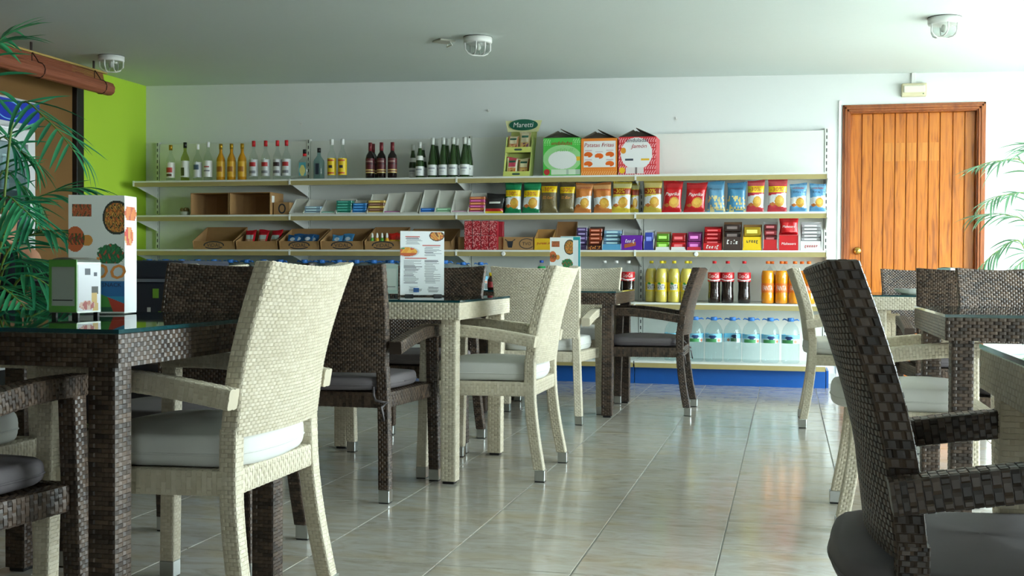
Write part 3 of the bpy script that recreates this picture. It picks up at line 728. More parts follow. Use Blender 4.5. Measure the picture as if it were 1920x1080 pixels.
dispenser('narrow napkin dispenser at the left foot of the tall white menu', -1.775, 5.10, .35, (150, 170, 160))
dispenser('napkin dispenser whose grey arched top peeks over the chairs before the door', .86, 7.02, -.5, (150, 180, 180))
pl = thing('plate', 'white dish with pinkish inside on the cream table by the door', 'plate', (.66, 6.86, .751))
obj('dish', MB().lathe([(.0, 0), (.04, 0), (.07, .012), (.085, .03), (.088, .032), (.07, .02), (.0, .012)], 28, caps=False), pm((222, 218, 214), .3), pl)
obj('glaze', MB().lathe([(0, .0135), (.055, .0165), (.07, .0215)], 28, caps=False), pm((190, 120, 108), .3), pl)
sb = thing('sauce_bottle', 'small dark sauce bottle with yellow cap on the far dark table', 'bottle', (-1.79, 7.05, .751))
obj('bottle', MB().lathe([(.02, 0), (.023, .005), (.023, .06), (.012, .078), (.011, .085)], 16), pm((52, 18, 14), .12, coat=.6), sb); obj('cap', MB().lathe([(.014, .085), (.014, .103), (.011, .106)], 14), INK_Y, sb); obj('label', MB().lathe([(.0235, .015), (.0235, .05)], 16, caps=False), pm((150, 40, 40), .5), sb)

# ------------------------------------------------------------------ wall shelving
BX = [-5.45 + 1.4335 * i for i in range(5)]
YF, YP = 9.04, 9.435
LV = [1.612, 1.32, 1.03]
def lev4(b): return .575 if b < 2 else .627
gd = thing('wall_shelving', 'long white four bay shop shelving along the back wall with blue plinth', 'shelf', (-2.583, YP, 0))
def gl(mb): mb.v = [(x + 2.583, y - YP, z) for x, y, z in mb.v]; return mb
KICK = pm((16, 84, 164), .4, noise=.04, name='blue_plinth')
SLOT = pm((70, 72, 70), .6)
for b in range(4):
    x0, x1 = BX[b], BX[b + 1]
    zs = [0, .627, 1.03, 1.32, 1.612, 1.97]
    for z0, z1 in ((.12, .63), (.634, 1.33), (1.334, 1.968)):
        obj('back_panel', gl(MB().box(x0 + .018, x1 - .018, YP - .006, YP + .006, z0, z1)), SHELFW, gd, bevel=.002)
    for i, z in enumerate(LV + [lev4(b), .178]):
        yf = YF if i < 4 else YF - .03
        s = obj('shelf', gl(MB().box(x0 + .004, x1 - .004, yf, YP - .006, z - .026, z).box(x0 + .004, x1 - .004, yf - .008, yf, z - .014, z)), SHELFW, gd)
        obj('price_rail', gl(MB().box(x0 + .006, x1 - .006, yf - .006, yf - .001, z - .05, z - .0145)), RAIL, s)
    k = obj('plinth', gl(MB().box(x0 + .003, x1 - .003, YF + .02, YF + .035, 0, .128)), KICK, gd)
for i, x in enumerate(BX):
    u = obj('upright', gl(MB().box(x - .014, x + .014, YP - .012, YP + .03, 0, 1.985)), SHELFW, gd)
    sl = MB(); z = .2
    while z < 1.96: sl.box(x - .004, x + .004, YP - .0135, YP - .0115, z, z + .028); z += .05
    tag(obj('slots', gl(sl), SLOT, u), kind='stuff')
    for j, z in enumerate(LV + [lev4(min(i, 3))]):
        t = .003; mb = MB(); pr = [(YF - .006, z - .002), (YF - .006, z - .036), (YP - .012, z - .125), (YP - .012, z - .002)]
        for s in (-1,):
            p = [(x - t, y, q) for y, q in pr] + [(x + t, y, q) for y, q in pr]; n = len(mb.v); mb.v += p
            for f in ((0, 1, 2, 3), (7, 6, 5, 4), (0, 4, 5, 1), (1, 5, 6, 2), (2, 6, 7, 3), (3, 7, 4, 0)): mb.f.append(f); mb.c.append(None); mb.sm.append(False)
        mb.box(x - .007, x + .007, YF - .012, YF - .004, z - .045, z + .002)
        obj('bracket', gl(mb), SHELFW, gd)
obj('end_plinth', gl(MB().box(BX[4] + .003, BX[4] + .02, YF + .05, YP, 0, .128)), KICK, gd)
for px, z in ((1305, 1.03 - .03), (944, 1.03 - .03)):
    p = aty(px, 475, YF); obj('price_button', MB().lathe([(.018, 0), (.018, .004), (.012, .007)], 14), WHITE, gd, loc=(p.x + 2.583, YF - .006 - YP, z), rot=(PI / 2, 0, 0))

# ------------------------------------------------------------------ bottles
def soft(rgb, rough=.12): return pm(rgb, rough, coat=.5, noise=.05)
def lathe_obj(name, prof, mat, parent, n=20, **k): return obj(name, MB().lathe(prof, n, **k), mat, parent)
def px_x(px, Y, z): return aty(px, 540 - (z - .88) * 230, Y).x
_bm = {}
def bottle(name, label, cat, group, x, y, z, parts, rz=0, sc=1.0):
    """parts: list of (name, key, builder, material)"""
    t = thing(name, label, cat, (x, y, z), rz, group); t.scale = (sc, sc, sc)
    for nm, key, bl, mat in parts:
        if key not in _bm:
            me = bl().mesh(nm); _bm[key] = me
        link(nm, _bm[key], mat, t, objmat=True)
    return t
def spirit(h, r, body, cap, lab, capc=None, sq=0, labz=(.12, .5), neck=.013):
    k = (h, r, sq, labz)
    P = [(r * .94, 0), (r, .006), (r, h * .56), (r * .93, h * .61), (neck * 1.4, h * .72), (neck, h * .77), (neck, h * .88)]
    o = [('glass_body', ('sp',) + k, lambda: MB().lathe(P, 20, sq=sq), body)]
    o.append(('cap', ('spc',) + k, lambda: MB().lathe([(neck * 1.15, h * .86), (neck * 1.2, h), (neck * 1.0, h * 1.003)], 14), cap))
    if lab: o.append(('label', ('spl',) + k, lambda: MB().lathe([(r * 1.015, h * labz[0]), (r * 1.015, h * labz[1])], 20, caps=False, sq=sq), lab))
    return o
def labelprint(name, f, r, z0, z1, n=32, m=12, sq=0):
    def b():
        mb = MB()
        def p(u, v):
            a = -PI / 2 + (u - .5) * PI * 1.5; return Vector((r * math.cos(a), r * math.sin(a), z0 + (z1 - z0) * v))
        return mb.grid(p, n, m, f, True)
    return ('label', name, b, PRINT)
YB1 = 9.12
L1 = LV[0] + .0005
G_YEL = clear_mat('pale_yellow_spirit', (.72, .76, .42)); G_AMB = soft((196, 136, 24)); G_BLU = clear_mat('pale_blue_gin_glass', (.62, .78, .80)); 
GOLD = pm((190, 148, 40), .3, .8); RED = pm((196, 26, 34), .35); LABW = pm((226, 226, 220), .5); LABY = pm((228, 190, 30), .45); BLK = pm((20, 20, 22), .35); LABS = pm((200, 202, 204), .3, .3)
def lb_band(base, marks):
    def f(u, v):
        for (u0, u1, v0, v1, c) in marks:
            if u0 < u < u1 and v0 < v < v1: return c
        return base
    return f
SP = [
 (320, 273, CLEAR_B, GOLD, lb_band((228, 226, 218), [(.3, .7, .35, .7, (186, 60, 50)), (.35, .65, .1, .25, (90, 70, 50))]), 'clear spirit bottle with gold cap and red marked white label, first on the shelf'),
 (347, 267, G_YEL, BLK, lb_band((222, 224, 214), [(.3, .55, .1, .6, (70, 80, 40))]), 'pale yellow spirit bottle with black cap and white label'),
 (370.5, 272, CLEAR_B, WHITE, lb_band((210, 212, 214), [(.35, .65, .5, .8, (70, 90, 110))]), 'clear spirit bottle with white cap and blue lettered silver label'),
 (390, 267, CLEAR_B, WHITE, lb_band((230, 230, 228), [(.3, .7, .3, .4, (130, 130, 140)), (.35, .65, .55, .7, (160, 70, 70))]), 'clear spirit bottle with tall white cap and plain white label'),
 (414, 270, G_AMB, GOLD, lb_band((216, 166, 40), [(.35, .65, .3, .7, (160, 100, 20))]), 'amber rum bottle, leftmost of the three gold capped ones'),
 (434, 270, G_AMB, GOLD, lb_band((216, 166, 40), [(.35, .65, .3, .7, (160, 100, 20))]), 'amber rum bottle, middle of the three gold capped ones'),
 (454, 270, G_AMB, GOLD, lb_band((216, 166, 40), [(.35, .65, .3, .7, (160, 100, 20))]), 'amber rum bottle, rightmost of the three gold capped ones'),
 (475.5, 264, CLEAR_B, RED, lb_band((206, 208, 208), [(.3, .7, .62, .86, (176, 40, 44)), (.3, .7, .2, .3, (120, 120, 126))]), 'red capped clear spirit bottle, first of four'),
 (498, 264, CLEAR_B, RED, lb_band((206, 208, 208), [(.3, .7, .62, .86, (176, 40, 44)), (.3, .7, .2, .3, (120, 120, 126))]), 'red capped clear spirit bottle, second of four'),
 (520, 264, CLEAR_B, RED, lb_band((206, 208, 208), [(.3, .7, .62, .86, (60, 40, 44)), (.3, .7, .2, .3, (120, 120, 126))]), 'red capped clear spirit bottle, third of four'),
 (537, 263, CLEAR_B, RED, lb_band((206, 208, 208), [(.3, .7, .62, .86, (176, 40, 44)), (.3, .7, .2, .3, (120, 120, 126))]), 'red capped clear spirit bottle, last of four'),
 (622, 261, CLEAR_B, WHITE, lb_band((232, 196, 32), [(.3, .7, .8, .95, (190, 60, 40)), (.42, .58, .4, .58, (50, 50, 60)), (.3, .7, .05, .15, (190, 60, 40))]), 'clear spirit bottle with yellow label, left one of the pair'),
 (642, 261, CLEAR_B, WHITE, lb_band((232, 196, 32), [(.3, .7, .8, .95, (190, 60, 40)), (.42, .58, .4, .58, (50, 50, 60)), (.3, .7, .05, .15, (190, 60, 40))]), 'clear spirit bottle with yellow label, right one of the pair'),
]
for i, (px, yt, body, cap, lf, lab) in enumerate(SP):
    x = px_x(px, YB1, 1.7); h = aty(px, yt, YB1).z - L1; r = .036
    bottle('spirit_bottle', lab, 'bottle', 'spirit bottles on the top shelf', x, YB1, L1, spirit(round(h, 2), r, body, cap, None) + [labelprint('spl%d' % i, lf, r * 1.015, h * .1, h * .52)])
x = px_x(571, YB1, 1.7)
bottle('spirit_bottle', 'stout square tequila bottle with picture label and dark cap', 'bottle', 'spirit bottles on the top shelf', x, YB1, L1, spirit(.25, .045, CLEAR_B, BLK, None, sq=5) + [('label', 'tql', lambda: MB().grid(lambda u, v: Vector((-.03 + .06 * u, -.0462, .03 + .11 * v)), 12, 20, lambda u, v: (206, 196, 120) if el(u, v, .5, .4, .4, .4) < 1 else (90, 170, 180), False), PRINT), ('collar', 'tqc', lambda: MB().lathe([(.0165, .195), (.0165, .215)], 14), RED)])
x = px_x(598, YB1, 1.7)
bottle('spirit_bottle', 'pale blue square gin bottle with black cap and dark label', 'bottle', 'spirit bottles on the top shelf', x, YB1, L1, spirit(.26, .040, G_BLU, BLK, None, sq=5) + [('label', 'gnl', lambda: MB().grid(lambda u, v: Vector((-.02 + .04 * u, -.0412, .04 + .09 * v)), 6, 12, lambda u, v: (30, 38, 52) if .1 < u < .9 else (90, 110, 120), False), PRINT)])
def wine(kind):
    if kind == 'red':
        P = [(.035, 0), (.0375, .005), (.0375, .17), (.034, .19), (.018, .215), (.0145, .23), (.0145, .285)]
        f = lb_band((92, 30, 36), [(.1, .9, .60, .68, (60, 20, 24)), (.3, .7, .72, .8, (150, 120, 110)), (0, 1, .0, .1, (206, 180, 110)), (0, 1, .16, .22, (206, 180, 110))])
        return [('glass_body', 'wr', lambda: MB().lathe(P, 20), soft((24, 12, 12), .08)), ('capsule', 'wrc', lambda: MB().lathe([(.0155, .225), (.0155, .296)], 14), pm((110, 28, 34), .4)), labelprint('wrl', f, .0382, .045, .165)]
    P = [(.035, 0), (.039, .005), (.039, .11), (.036, .14), (.028, .19), (.018, .245), (.0145, .28), (.0145, .315)]
    f = lb_band((222, 224, 222), [(.35, .65, .6, .72, (150, 152, 160)), (.4, .6, .3, .4, (190, 190, 196))])
    return [('glass_body', 'ww', lambda: MB().lathe(P, 20), soft((34, 62, 22), .08)), ('capsule', 'wwc', lambda: MB().lathe([(.0158, .268), (.0158, .325)], 14), pm((206, 210, 204), .4)), labelprint('wwl', f, .0397, .02, .105)]
for px, dy, lb in ((694, 0, 'red wine bottle, leftmost of the front three'), (699.5, .09, 'red wine bottle standing behind the leftmost one'), (715, 0, 'red wine bottle, middle of the front three'), (735.5, 0, 'red wine bottle, rightmost of the front three')):
    bottle('wine_bottle', lb, 'bottle', 'wine bottles on the top shelf', px_x(px, YB1 + dy, 1.7), YB1 + dy, L1, wine('red'))
WW = [(774, .12, .88, 'shorter green wine bottle at the left end standing far back'), (787, .0, .9, 'shorter green wine bottle with white neck band in front'), (793, .09, .88, 'shorter green wine bottle half hidden behind the white banded one')]
for i, px in enumerate((811, 831, 849.5, 871)):
    o_ = ('first', 'second', 'third', 'fourth')[i]
    WW += [(px, 0, 1, o_ + ' tall green white wine bottle of the front row'), (px + 7, .09, 1, o_ + ' tall green white wine bottle of the back row')]
for px, dy, sc, lb in WW:
    b = bottle('wine_bottle', lb, 'bottle', 'wine bottles on the top shelf', px_x(px, YB1 + dy, 1.7), YB1 + dy, L1, wine('white'), sc=sc)
    if sc < 1: obj('neck_band', MB().lathe([(.0275, .2), (.0335, .17), (.0335, .16)], 18, caps=False), LABW, b)
# soft drinks
L4 = .6275
def soda(liq, cap, lab, clear_top=.78):
    P = [(.038, 0), (.048, .006), (.049, .05), (.0455, .10), (.0455, .15), (.0492, .172), (.0492, .205), (.0455, .235), (.035, .26), (.021, .281), (.0135, .294), (.0135, .305)]
    def cut(z1, k):
        q = [(r * k, max(z, .002)) for r, z in P if z < z1]; return q + [(q[-1][0] * .9, z1)]
    kk = round(clear_top, 3)
    return [('drink', ('sl', kk), lambda: MB().lathe(cut(.305 * clear_top, .965), 20), liq), ('bottle_shell', 'ss', lambda: MB().lathe(P, 22, caps=False), PET), ('cap', 'sc', lambda: MB().lathe([(.0155, .302), (.016, .320), (.014, .322)], 16), cap), lab]
f_y = lambda u, v: (60, 150, 60) if el(u, v, .44, .86, .06, .12) < 1 else (232, 202, 24) if not (.36 < u < .64 and .2 < v < .8) else (226, 228, 222)
f_o = lambda u, v: (226, 110, 16)
f_c = lambda u, v: (226, 226, 226) if abs(v - .2 - .10 * math.sin(u * 9)) < .07 else (196, 20, 28)
LY, LO, LC = labelprint('soy', f_y, .0470, .085, .155), labelprint('soo', f_o, .0470, .085, .155), labelprint('soc', f_c, .0502, .165, .235, m=16)
def conf_text(par, st, width, r, z, mat, shear=0, hmax=None, exact=True):
    lettering(st, width, lambda x, q: Vector((r * math.sin(x / r), -r * math.cos(x / r), z + q)), mat, par, shear, hmax, exact)
COLA = soft((30, 12, 8), .08); LEM = soft((226, 204, 92), .15); ORA = soft((250, 156, 16), .15)
CY, CR, CO, CW = pm((226, 206, 30), .4), pm((206, 24, 30), .4), pm((238, 110, 20), .4), pm((224, 224, 220), .4)
YS = 9.10
for px, dy, lb in ((1221, .07, 'lemon soda bottle farthest left, set back'), (1240, 0, 'lemon soda bottle, left one of the front three'), (1245, .11, 'lemon soda bottle behind the left front one'), (1263.6, 0, 'lemon soda bottle, middle one of the front three'), (1287, 0, 'lemon soda bottle, right one of the front three beside the dark chair'), (1293, .11, 'lemon soda bottle behind the right front one')):
    b = bottle('soda_bottle', lb, 'bottle', 'lemon soda bottles', px_x(px, YS + dy, .75), YS + dy, L4, soda(LEM, CY, LY, .86))
    conf_text(b, 'FANTA', .078, .0478, .119, INK_B, .12, .036)
for px, lb in ((1339, 'cola bottle with red label, left one of three'), (1364, 'cola bottle with red label, middle one of three'), (1395, 'cola bottle with red label, right one of three')):
    b = bottle('soda_bottle', lb, 'bottle', 'red capped cola bottles', px_x(px, YS, .75), YS, L4, soda(COLA, CR, LC, .70)); conf_text(b, 'Coca-Cola', .082, .0512, .208, INK_W, .3, .03)
for px, dy, lb in ((1439, 0, 'orange soda bottle, first of the front row'), (1447, .11, 'orange soda bottle, first of the back row'), (1465, 0, 'orange soda bottle, second of the front row'), (1472, .11, 'orange soda bottle, second of the back row'), (1490, 0, 'orange soda bottle, third of the front row'), (1503, .11, 'orange soda bottle, third of the back row'), (1516, 0, 'orange soda bottle, last of the front row')):
    b = bottle('soda_bottle', lb, 'bottle', 'orange soda bottles', px_x(px, YS + dy, .75), YS + dy, L4, soda(ORA, CO, LO, .82)); conf_text(b, 'FANTA', .078, .0478, .119, INK_W, .12, .036)
for px, lb in ((1133, 'white capped cola bottle, left one of three behind the cream chair'), (1155, 'white capped cola bottle, middle one of three behind the cream chair'), (1178, 'white capped cola bottle showing its red label beside the cream chair')):
    b = bottle('soda_bottle', lb, 'bottle', 'white capped cola bottles', px_x(px, YS, .75), YS, L4, soda(COLA, CW, LC, .70)); conf_text(b, 'Coca-Cola', .082, .0512, .208, INK_W, .3, .03)
b = bottle('soda_bottle', 'green soda bottle with blue cap left of the small menu', 'bottle', None, px_x(1015, YS, .75), YS, L4, soda(soft((30, 150, 80)), pm((30, 80, 170), .4), ('label', 'sog', lambda: MB().lathe([(.0462, .085), (.0462, .155)], 20, caps=False), pm((40, 90, 170), .5)), .9))
# water jugs
JUGP = clear_mat('jug_plastic', (.88, .95, .96), rough=.06); CAPB = pm((56, 124, 206), .4, name='blue_jug_cap')
def jug():
    P = [(.055, 0), (.072, .008)]
    for i in range(7): P += [(.0725, .02 + .016 * i), (.0719, .028 + .016 * i)]
    P += [(.0725, .14), (.0725, .235), (.070, .26), (.058, .295), (.034, .325), (.022, .335), (.022, .35)]
    f = lambda u, v: (34, 60, 110) if el(u, v, .5, .62, .09, .2) < 1 else (214, 130, 90) if el(u, v, .66, .2, .035, .16) < 1 else (70, 150, 90) if v < .4 - .3 * abs(u - .45) and .3 < u < .6 else (120, 190, 220) if v > .45 else (196, 220, 228)
    return [('jug_shell', 'jg', lambda: MB().lathe(P, 26, caps=False), JUGP),
            ('cap', 'jc', lambda: MB().lathe([(.027, .343), (.027, .368), (.024, .372)], 18).box(-.01, .01, -.03, .03, .352, .362), CAPB), ('handle', 'jh', lambda: MB().tube([(-.066, 0, .352), (-.055, 0, .362), (-.028, 0, .354), (.028, 0, .354), (.055, 0, .360), (.07, 0, .35)], [.004, .007, .006, .006, .007, .004], 6), CAPB),
            labelprint('jl', f, .0735, .165, .235, 40, 10)]
LB = .1785
for i, (px, rot) in enumerate(((1262, 0), (1303, .1), (1338, -.1), (1373, 2.9), (1408, .1), (1444, .1), (1482, -.2))):
    bottle('water_jug', ('large clear water jug half hidden behind the dark side view chair', 'large water jug, first one right of the dark side view chair', 'large water jug, second one right of the dark side view chair', 'large water jug turned with its label away', 'large water jug just right of the one without visible label', 'large water jug, second from the right end of the bottom shelf', 'large water jug at the right end of the bottom shelf')[i], 'jug', 'water jugs on the bottom shelf', px_x(px, 9.11, .3), 9.11, LB, jug(), rot, sc=.92)
for k in range(5):
    bottle('water_jug', ORD[k] + ' large water jug left of the bay seam, behind the far dark table', 'jug', 'water jugs hidden behind the far dark table', -1.28 - .2 * k, 9.11, LB, jug(), .2 * k)
k = 0; x = -5.35
while x < -2.66:
    if abs(x - BX[1]) < .09: x = BX[1] + .1
    bottle('water_jug', ORD[k] + ' blue capped water jug from the left, front row under the brown cartons', 'jug', 'blue capped jugs front row', x, 9.115, .5755, jug(), .4 * math.sin(7 * k)); 
    if x < -2.8 and abs(x + .075 - BX[1]) > .09: bottle('water_jug', ORD[k] + ' blue capped water jug from the left, back row under the brown cartons', 'jug', 'blue capped jugs back row', x + .075, 9.27, .5755, jug(), .6 * math.sin(5 * k))
    x += .152; k += 1
for i, px in enumerate((868, 901)):
    bottle('water_jug', ('blue capped water jug left of the bay seam bracket foot', 'blue capped water jug right above the dark chair corner')[i], 'jug', None, px_x(px, 9.12, .75), 9.12, L4, jug(), .3, sc=.82)

# ------------------------------------------------------------------ snacks and sweets
def carton(label, x0, x1, z, hb, hf, d, col=CARD, y=9.07, lean=0.0, group=None, cat='box', name='cardboard_box', front=True, slope=True):
    """open box: floor, tall back, sides sloping to a lower front"""
    w_ = x1 - x0; t = thing(name, label, cat, ((x0 + x1) / 2, y, z), 0, group); h = w_ / 2; e = .004
    hs = hf if slope else hb
    obj('bottom', MB().box(-h, h, 0, d, .0005, e), col, t); obj('back', MB().hexa([(-h, d - e, e), (h, d - e, e), (h, d, e), (-h, d, e), (-h, d - e + lean, hb), (h, d - e + lean, hb), (h, d + lean, hb), (-h, d + lean, hb)]), col, t)
    for s in (-1, 1):
        xa, xb = (-h, -h + e) if s < 0 else (h - e, h)
        obj('side', MB().hexa([(xa, 0, e), (xb, 0, e), (xb, d - e, e), (xa, d - e, e), (xa, -lean * .3, hs), (xb, -lean * .3, hs), (xb, d - e + lean, hb), (xa, d - e + lean, hb)]), col, t)
    fo = None
    if hf > .002 and front: fo = obj('front', MB().box(-h, h, -e * .2, e, .001, hf), col, t)
    return t, fo
def fx(px, z, Y=9.07): return px_x(px, Y, z)
def fz(px, py, Y=9.07): return aty(px, py, Y).z
SH2, SH3 = LV[1] + .0005, LV[2] + .0005
# cardboard boxes lying open on the middle shelf
for a, b, yt, lb in ((358, 430, 362, 'open empty cardboard box lying on its side, left one of the pair'), (431, 508, 361, 'open empty cardboard box with inner flap, right one of the pair')):
    x0, x1 = fx(a, 1.4), fx(b, 1.4); h = fz(a, yt) - SH2; t = thing('cardboard_box', lb, 'box', ((x0 + x1) / 2, 9.06, SH2), 0, 'open cardboard boxes on the middle shelf'); w2 = (x1 - x0) / 2 - .002; D = .26; e = .005
    obj('bottom', MB().box(-w2, w2, 0, D, 0, e), CARD, t); obj('top', MB().box(-w2, w2, 0, D, h - e, h), CARD, t); obj('back', MB().box(-w2, w2, D - e, D, e, h - e), CARD, t)
    for s in (-1, 1): obj('side', MB().box(*((-w2, -w2 + e) if s < 0 else (w2 - e, w2)), 0, D - e, e, h - e), CARD, t)
    obj('inner_flap', MB().box(-w2 * .35, w2 * .55, D - .012, D - e - .001, e, h - .02), pm((150, 112, 68), .85), t)
    if a > 400: obj('price_sticker', MB().box(w2 - .001, w2 + .0008, .03, .08, h * .55, h * .85), INK_W, t)
x0 = fx(341, 1.35); t = thing('snack_tub', 'small pale tub heaped with dried snacks left of the open boxes', 'tub', (x0, 9.12, SH2)); obj('tub', MB().lathe([(.04, 0), (.046, .03), (.047, .032), (.043, .03)], 18), pm((196, 200, 184), .5), t)
for k in range(6):
    a = k * 1.05; obj('dried_snack', MB().lathe([(.0, 0), (.014, .004), (.017, .018), (.008, .03), (0, .033)], 8, caps=False), pm((128, 110, 64), .8), t, loc=(.022 * math.cos(a), .022 * math.sin(a), .028 + .008 * (k % 2)), rot=(.3 * math.sin(a * 3), .4 * math.cos(a), 0))
x0, x1 = fx(510, 1.35), fx(540, 1.35); t = thing('cardboard_box', 'small brown cardboard box with black ring mark beside the sticker box', 'box', ((x0 + x1) / 2, 9.1, SH2)); w2 = (x1 - x0) / 2
obj('body', MB().box(-w2, w2, 0, .2, 0, .105), CARD, t, bevel=.002); obj('printed_ring', MB().grid(lambda u, v: Vector((.004 + (.022 + .012 * v) * math.cos(2 * PI * u), -.0006, .052 + (.030 + .012 * v) * math.sin(2 * PI * u))), 24, 1, None, False, True), INK, t)
# gum and sweets trays
TR = [(541, 568, 371, None, 'white gum tray, first from the left, nearly empty', 1), (567, 600, 373, (150, 180, 200), 'gum tray with pale blue packs, second from the left', 3), (599, 630, 374, (120, 190, 170), 'gum tray with one layer of green packs left', 1), (626, 658, 371, (40, 140, 120), 'gum tray full of green packs', 5), (657, 686, 374, (40, 120, 190), 'gum tray full of bright blue packs', 4),
      (686, 719, 362, (206, 170, 80), 'tall gum tray full of yellow striped packs', 5), (717, 751, 360, (170, 90, 150), 'tall white gum tray, emptied to a purple bottom layer', 1), (749, 783, 358, None, 'tall white gum tray, quite empty, beside the emptied purple one', 0), (785, 815, 354, (40, 110, 200), 'tallest white gum tray with a few blue packs', 2), (814, 846, 355, (140, 190, 150), 'tall white gum tray with pale green bottom packs', 2), (844, 877, 355, (200, 140, 170), 'tall white gum tray with pink bottom layer next to the bay seam', 1), (876, 908, 360, (190, 70, 130), 'gum tray full of pink and orange packs right of the bay seam', 6)]
for a, b, yt, c, lb, n in TR:
    x0, x1 = fx(a, 1.35) + .001, fx(b, 1.35) - .003; h = fz(a, yt) - SH2
    t, fo = carton(lb, x0, x1, SH2, h, .016, .10, pm((206, 206, 196), .5), 9.085, .035, 'gum trays on the middle shelf', 'tray', 'gum_tray')
    w2 = (x1 - x0) / 2 - .006
    for k in range(n if c else 0):
        z = SH2 + .0045 + k * .0225
        cc = c if k % 2 == 0 or c[0] < 180 else (196, 110, 60) if c[2] > 100 else (120, 80, 60)
        p = thing('gum_pack', ORD[k] + ' pack up in the ' + lb.split(',')[0].replace('white ', '').replace(' right of the bay seam', '').replace(' next to the bay seam', ''), 'pack', ((x0 + x1) / 2, 9.092 + .004 * k, z), 0, 'packs in the ' + lb)
        obj('wrapper', MB().box(-w2, w2, 0, .078, 0, .0205), pm(cc, .3, coat=.3), p, bevel=.002); obj('stripe', MB().box(-w2 * .8, w2 * .5, -.0006, .0002, .006, .014), pm(tuple(min(255, v + 70) for v in cc), .4), p)
# dark sweets bag
def bag(label, x0, x1, z, h, colf, group=None, y=9.13, th=.05, words=(), tilt=0.0, rz=0.0, name='crisp_bag', cat='snack bag', seed=1, lean=.10):
    w_ = x1 - x0; t = thing(name, label, cat, ((x0 + x1) / 2, y, z), rz, group); rnd = random.Random(seed)
    ph = [rnd.uniform(0, 6) for _ in range(4)]
    def dep(u, v):
        a = 1 - abs(2 * u - 1) ** 3.2; b = max(0, min(1, (v - .02) / .16)) * max(0, min(1, (.95 - v) / .22)); b = b * b * (3 - 2 * b) if b < 1 else 1
        return th * .5 * (max(a, 0) ** .6) * (.12 + .88 * b) + .0025 * math.sin(9 * u + ph[0] + 5 * v) * b
    def pos(u, v, side):
        pin = 1 - .10 * math.sin(PI * v) ** 1 + .02 * math.sin(8 * v + ph[1]) * (.5 - abs(v - .5))
        x = (u - .5) * w_ * pin + tilt * (v - .5) * h
        zz = v * h + (.006 * math.sin(3 * u + ph[2]) if v > .9 else 0) * (v - .9) * 10 + (.5 - abs(u - .5)) * 0
        return Vector((x, -side * dep(u, v) + lean * v * h, zz + .0005))
    mb = MB().grid(lambda u, v: pos(u, v, 1), 32, 44, colf, True); obj('front', mb, FOIL, t)
    back = colf(.5, .99); mb = MB().grid(lambda u, v: pos(u, v, -1), 8, 14, lambda u, v: back, True, True); obj('rear', mb, FOIL, t)
    sl = MB().grid(lambda u, v: pos(u, .955 + .045 * v, 0) + Vector((0, -.003 - .001 * math.sin(60 * u), .001)), 22, 1, lambda u, v: back, False); obj('seal', sl, FOIL, t)
    for st, cw, uc, vc, mat, sh, hm in words:
        def fn(x, q):
            u = uc + x / w_; v = vc + q / h + .10 * (u - .5) * 0; p = pos(u, v, 1); p.y -= .0015; return p
        lettering(st, cw * w_, fn, mat, t, sh, hm * h)
    return t
def base_bag(base, top=None, banner=None, bc=None, chip=True, white=True, low=None):
    def f(u, v):
        if v > .93: return tuple(int(c * .85) for c in base)
        if banner and banner[0] < v < banner[1]: return bc
        if top and v > .8: return top
        if chip and el(u, v, .62, .33, .27, .17) < 1: return (222, 176, 72) if el(u, v, .6, .36, .18, .1) < 1 else (206, 150, 56)
        if chip and el(u, v, .25, .24, .16, .05) < 1: return (190, 110, 50)
        if white and .2 + .06 * math.sin(5 * u) < v < .5 + .08 * u: return (218, 222, 222)
        if low and v < .2: return low
        return base
    return f
GR, BRN, ORG, YEL, RDD, BLU, PNK, LBL = (18, 128, 78), (112, 98, 62), (208, 128, 62), (214, 190, 62), (196, 20, 28), (96, 150, 184), (196, 54, 66), (98, 160, 206)
